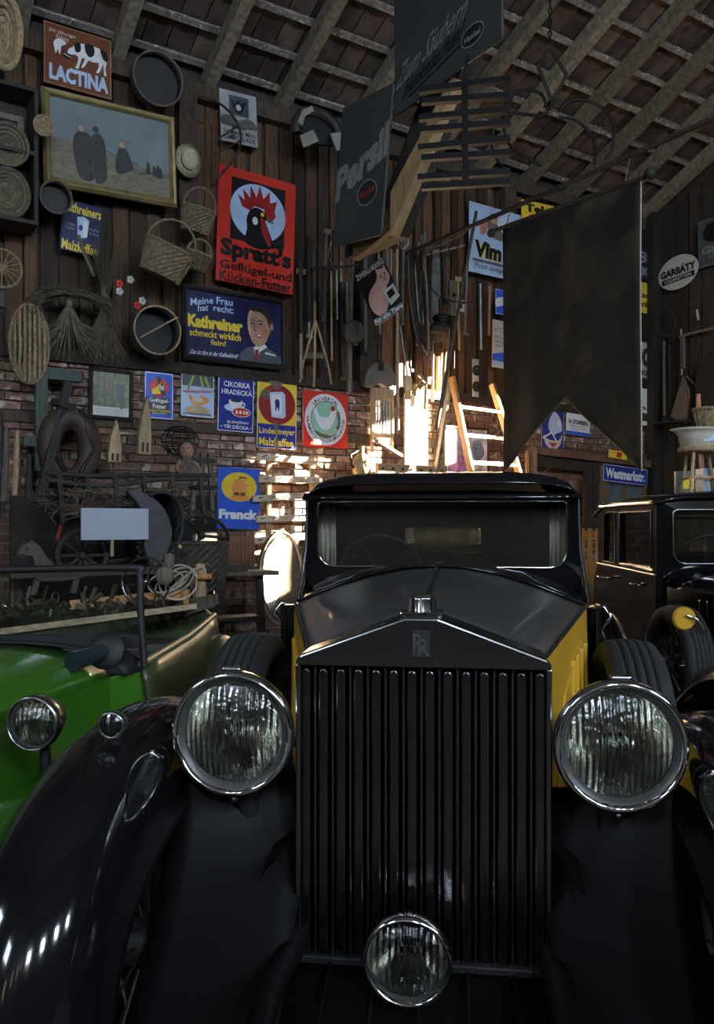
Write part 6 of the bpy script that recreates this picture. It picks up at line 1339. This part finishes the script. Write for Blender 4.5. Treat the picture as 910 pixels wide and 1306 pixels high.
for z in (.46, .52): MB().box((.13, .02, z), (.32, .018, .04)).build('back_rail', RW, sc_)
MB().box((.14, -.13, .37), (.36, .3, .025)).build('seat', RW, sc_)
t = kthing('coiled_basket', 'pale coiled basket on the small reddish chair', 'basket', 910, .65, zr + .385); basket(t, .26, .2, .16, .7, STRAW, False, 24, 6)
t = kthing('round_tin', 'small green and yellow tin behind the stool legs', 'tin', 872, .58); MB().cyl((0, 0, 0), (0, 0, .14), .06, seg=20).build('tin_body', M('tin_green', (.16, .22, .17), .35), t); MB().box((0, -.055, .06), (.07, .02, .07)).build('tin_label', EYEL, t)
t = kthing('enamel_box', 'blue and white patterned box beneath the stool', 'box', 903, .6); MB().box((.02, 0, .08), (.16, .12, .16)).build('carton', SKYB, t, bevel=.004)
for k in range(6): MB().box((-.03 + k * .02, -.0615, R(.04, .12)), (.018, .003, R(.02, .05))).build('pattern', BLUE if k % 2 else WHITE, t)

# --- dark clutter along the right wall
t = thing('leather_hide', 'large black oval leather hide stretched on the right wall', 'hide', WR.w(1.02, -.1, 3.0), (0, 0, WR.rot)); MB().prism([(p.x, p.y) for p in smooth_loop([(-.28, .1, 0), (-.22, .4, 0), (0, .5, 0), (.25, .42, 0), (.3, 0, 0), (.2, -.45, 0), (-.05, -.5, 0), (-.24, -.25, 0)], True, 4)], -.04, .02).build('hide', DULLBLK, t, bevel=.02)
def RWp(px, py, y=-.1): return WR.p3(px, py, y)
def rwmesh(name, label, cat, mb, mat, **k):
    c = Vector((sum(v.x for v in mb.v) / len(mb.v), sum(v.y for v in mb.v) / len(mb.v), min(v.z for v in mb.v))); mb.v = [v - c for v in mb.v]
    return tag(mb.build(name, mat, None, WR.w(*c), (0, 0, WR.rot), **k), label, cat)
rwmesh('pipe_hoop', 'grey iron hoop hanging beneath the oval cigarette sign', 'hoop', MB().tube([RWp(848 + 13 * math.cos(a), 412 + 16 * math.sin(a)) for a in [2 * math.pi * k / 20 for k in range(20)]], .012, 6, closed=True), RUST)
for i, (pts, r_, m_) in enumerate((([(866, 430), (885, 424), (912, 418)], .02, GREYW), ([(846, 435), (847, 530)], .02, GREYW), ([(853, 440), (854, 520)], .015, DARKW), ([(871, 430), (872, 470)], .03, GREYW), ([(888, 395), (890, 408)], .016, OFFW), ([(875, 480), (895, 500), (912, 515)], .008, GREYW), ([(868, 420), (869, 478)], .012, STEEL))):
    mb = MB().tube(smooth_loop([tuple(RWp(*p)) for p in pts], False, 4) if len(pts) > 2 else [RWp(*p) for p in pts], r_, 6)
    rwmesh('wall_tool', ['grey bent branch above the black hide on the right wall', 'grey upright post in the far corner', 'dark upright rod in the far corner', 'short grey block hanging left of the black hide', 'short pale peg at the top of the right wall', 'sagging grey rope below the black hide', 'thin steel rod left of the black hide'][i], 'tool', mb, m_)
rwmesh('grey_trestle', 'grey slanting trestle board leaning in the far corner', 'trestle', MB().prism([WR.px(x, y, -.15) for x, y in ((856, 532), (872, 480), (880, 500), (876, 540))], -.18, -.15), GREYW)
rwmesh('tool_ledge', 'dark ledge crowded with small iron parts in the far corner', 'ledge', MB().bar(RWp(838, 540, -.15), RWp(880, 536, -.15), .03, .14, (0, 1, 0)), DARKW)
for i, (x, y) in enumerate(((846, 534), (856, 548), (866, 533), (852, 560), (864, 556))):
    rwmesh('iron_fitting', ['round iron fitting at the corner end of the dark ledge', 'round iron fitting below the dark ledge', 'round iron fitting at the near end of the dark ledge', 'lowest round iron fitting in the far corner', 'round iron fitting hanging beside the lowest one'][i], 'fitting', MB().sphere(RWp(x, y, -.14), R(.035, .05), 8, 6, (1, .6, 1)), IRON)
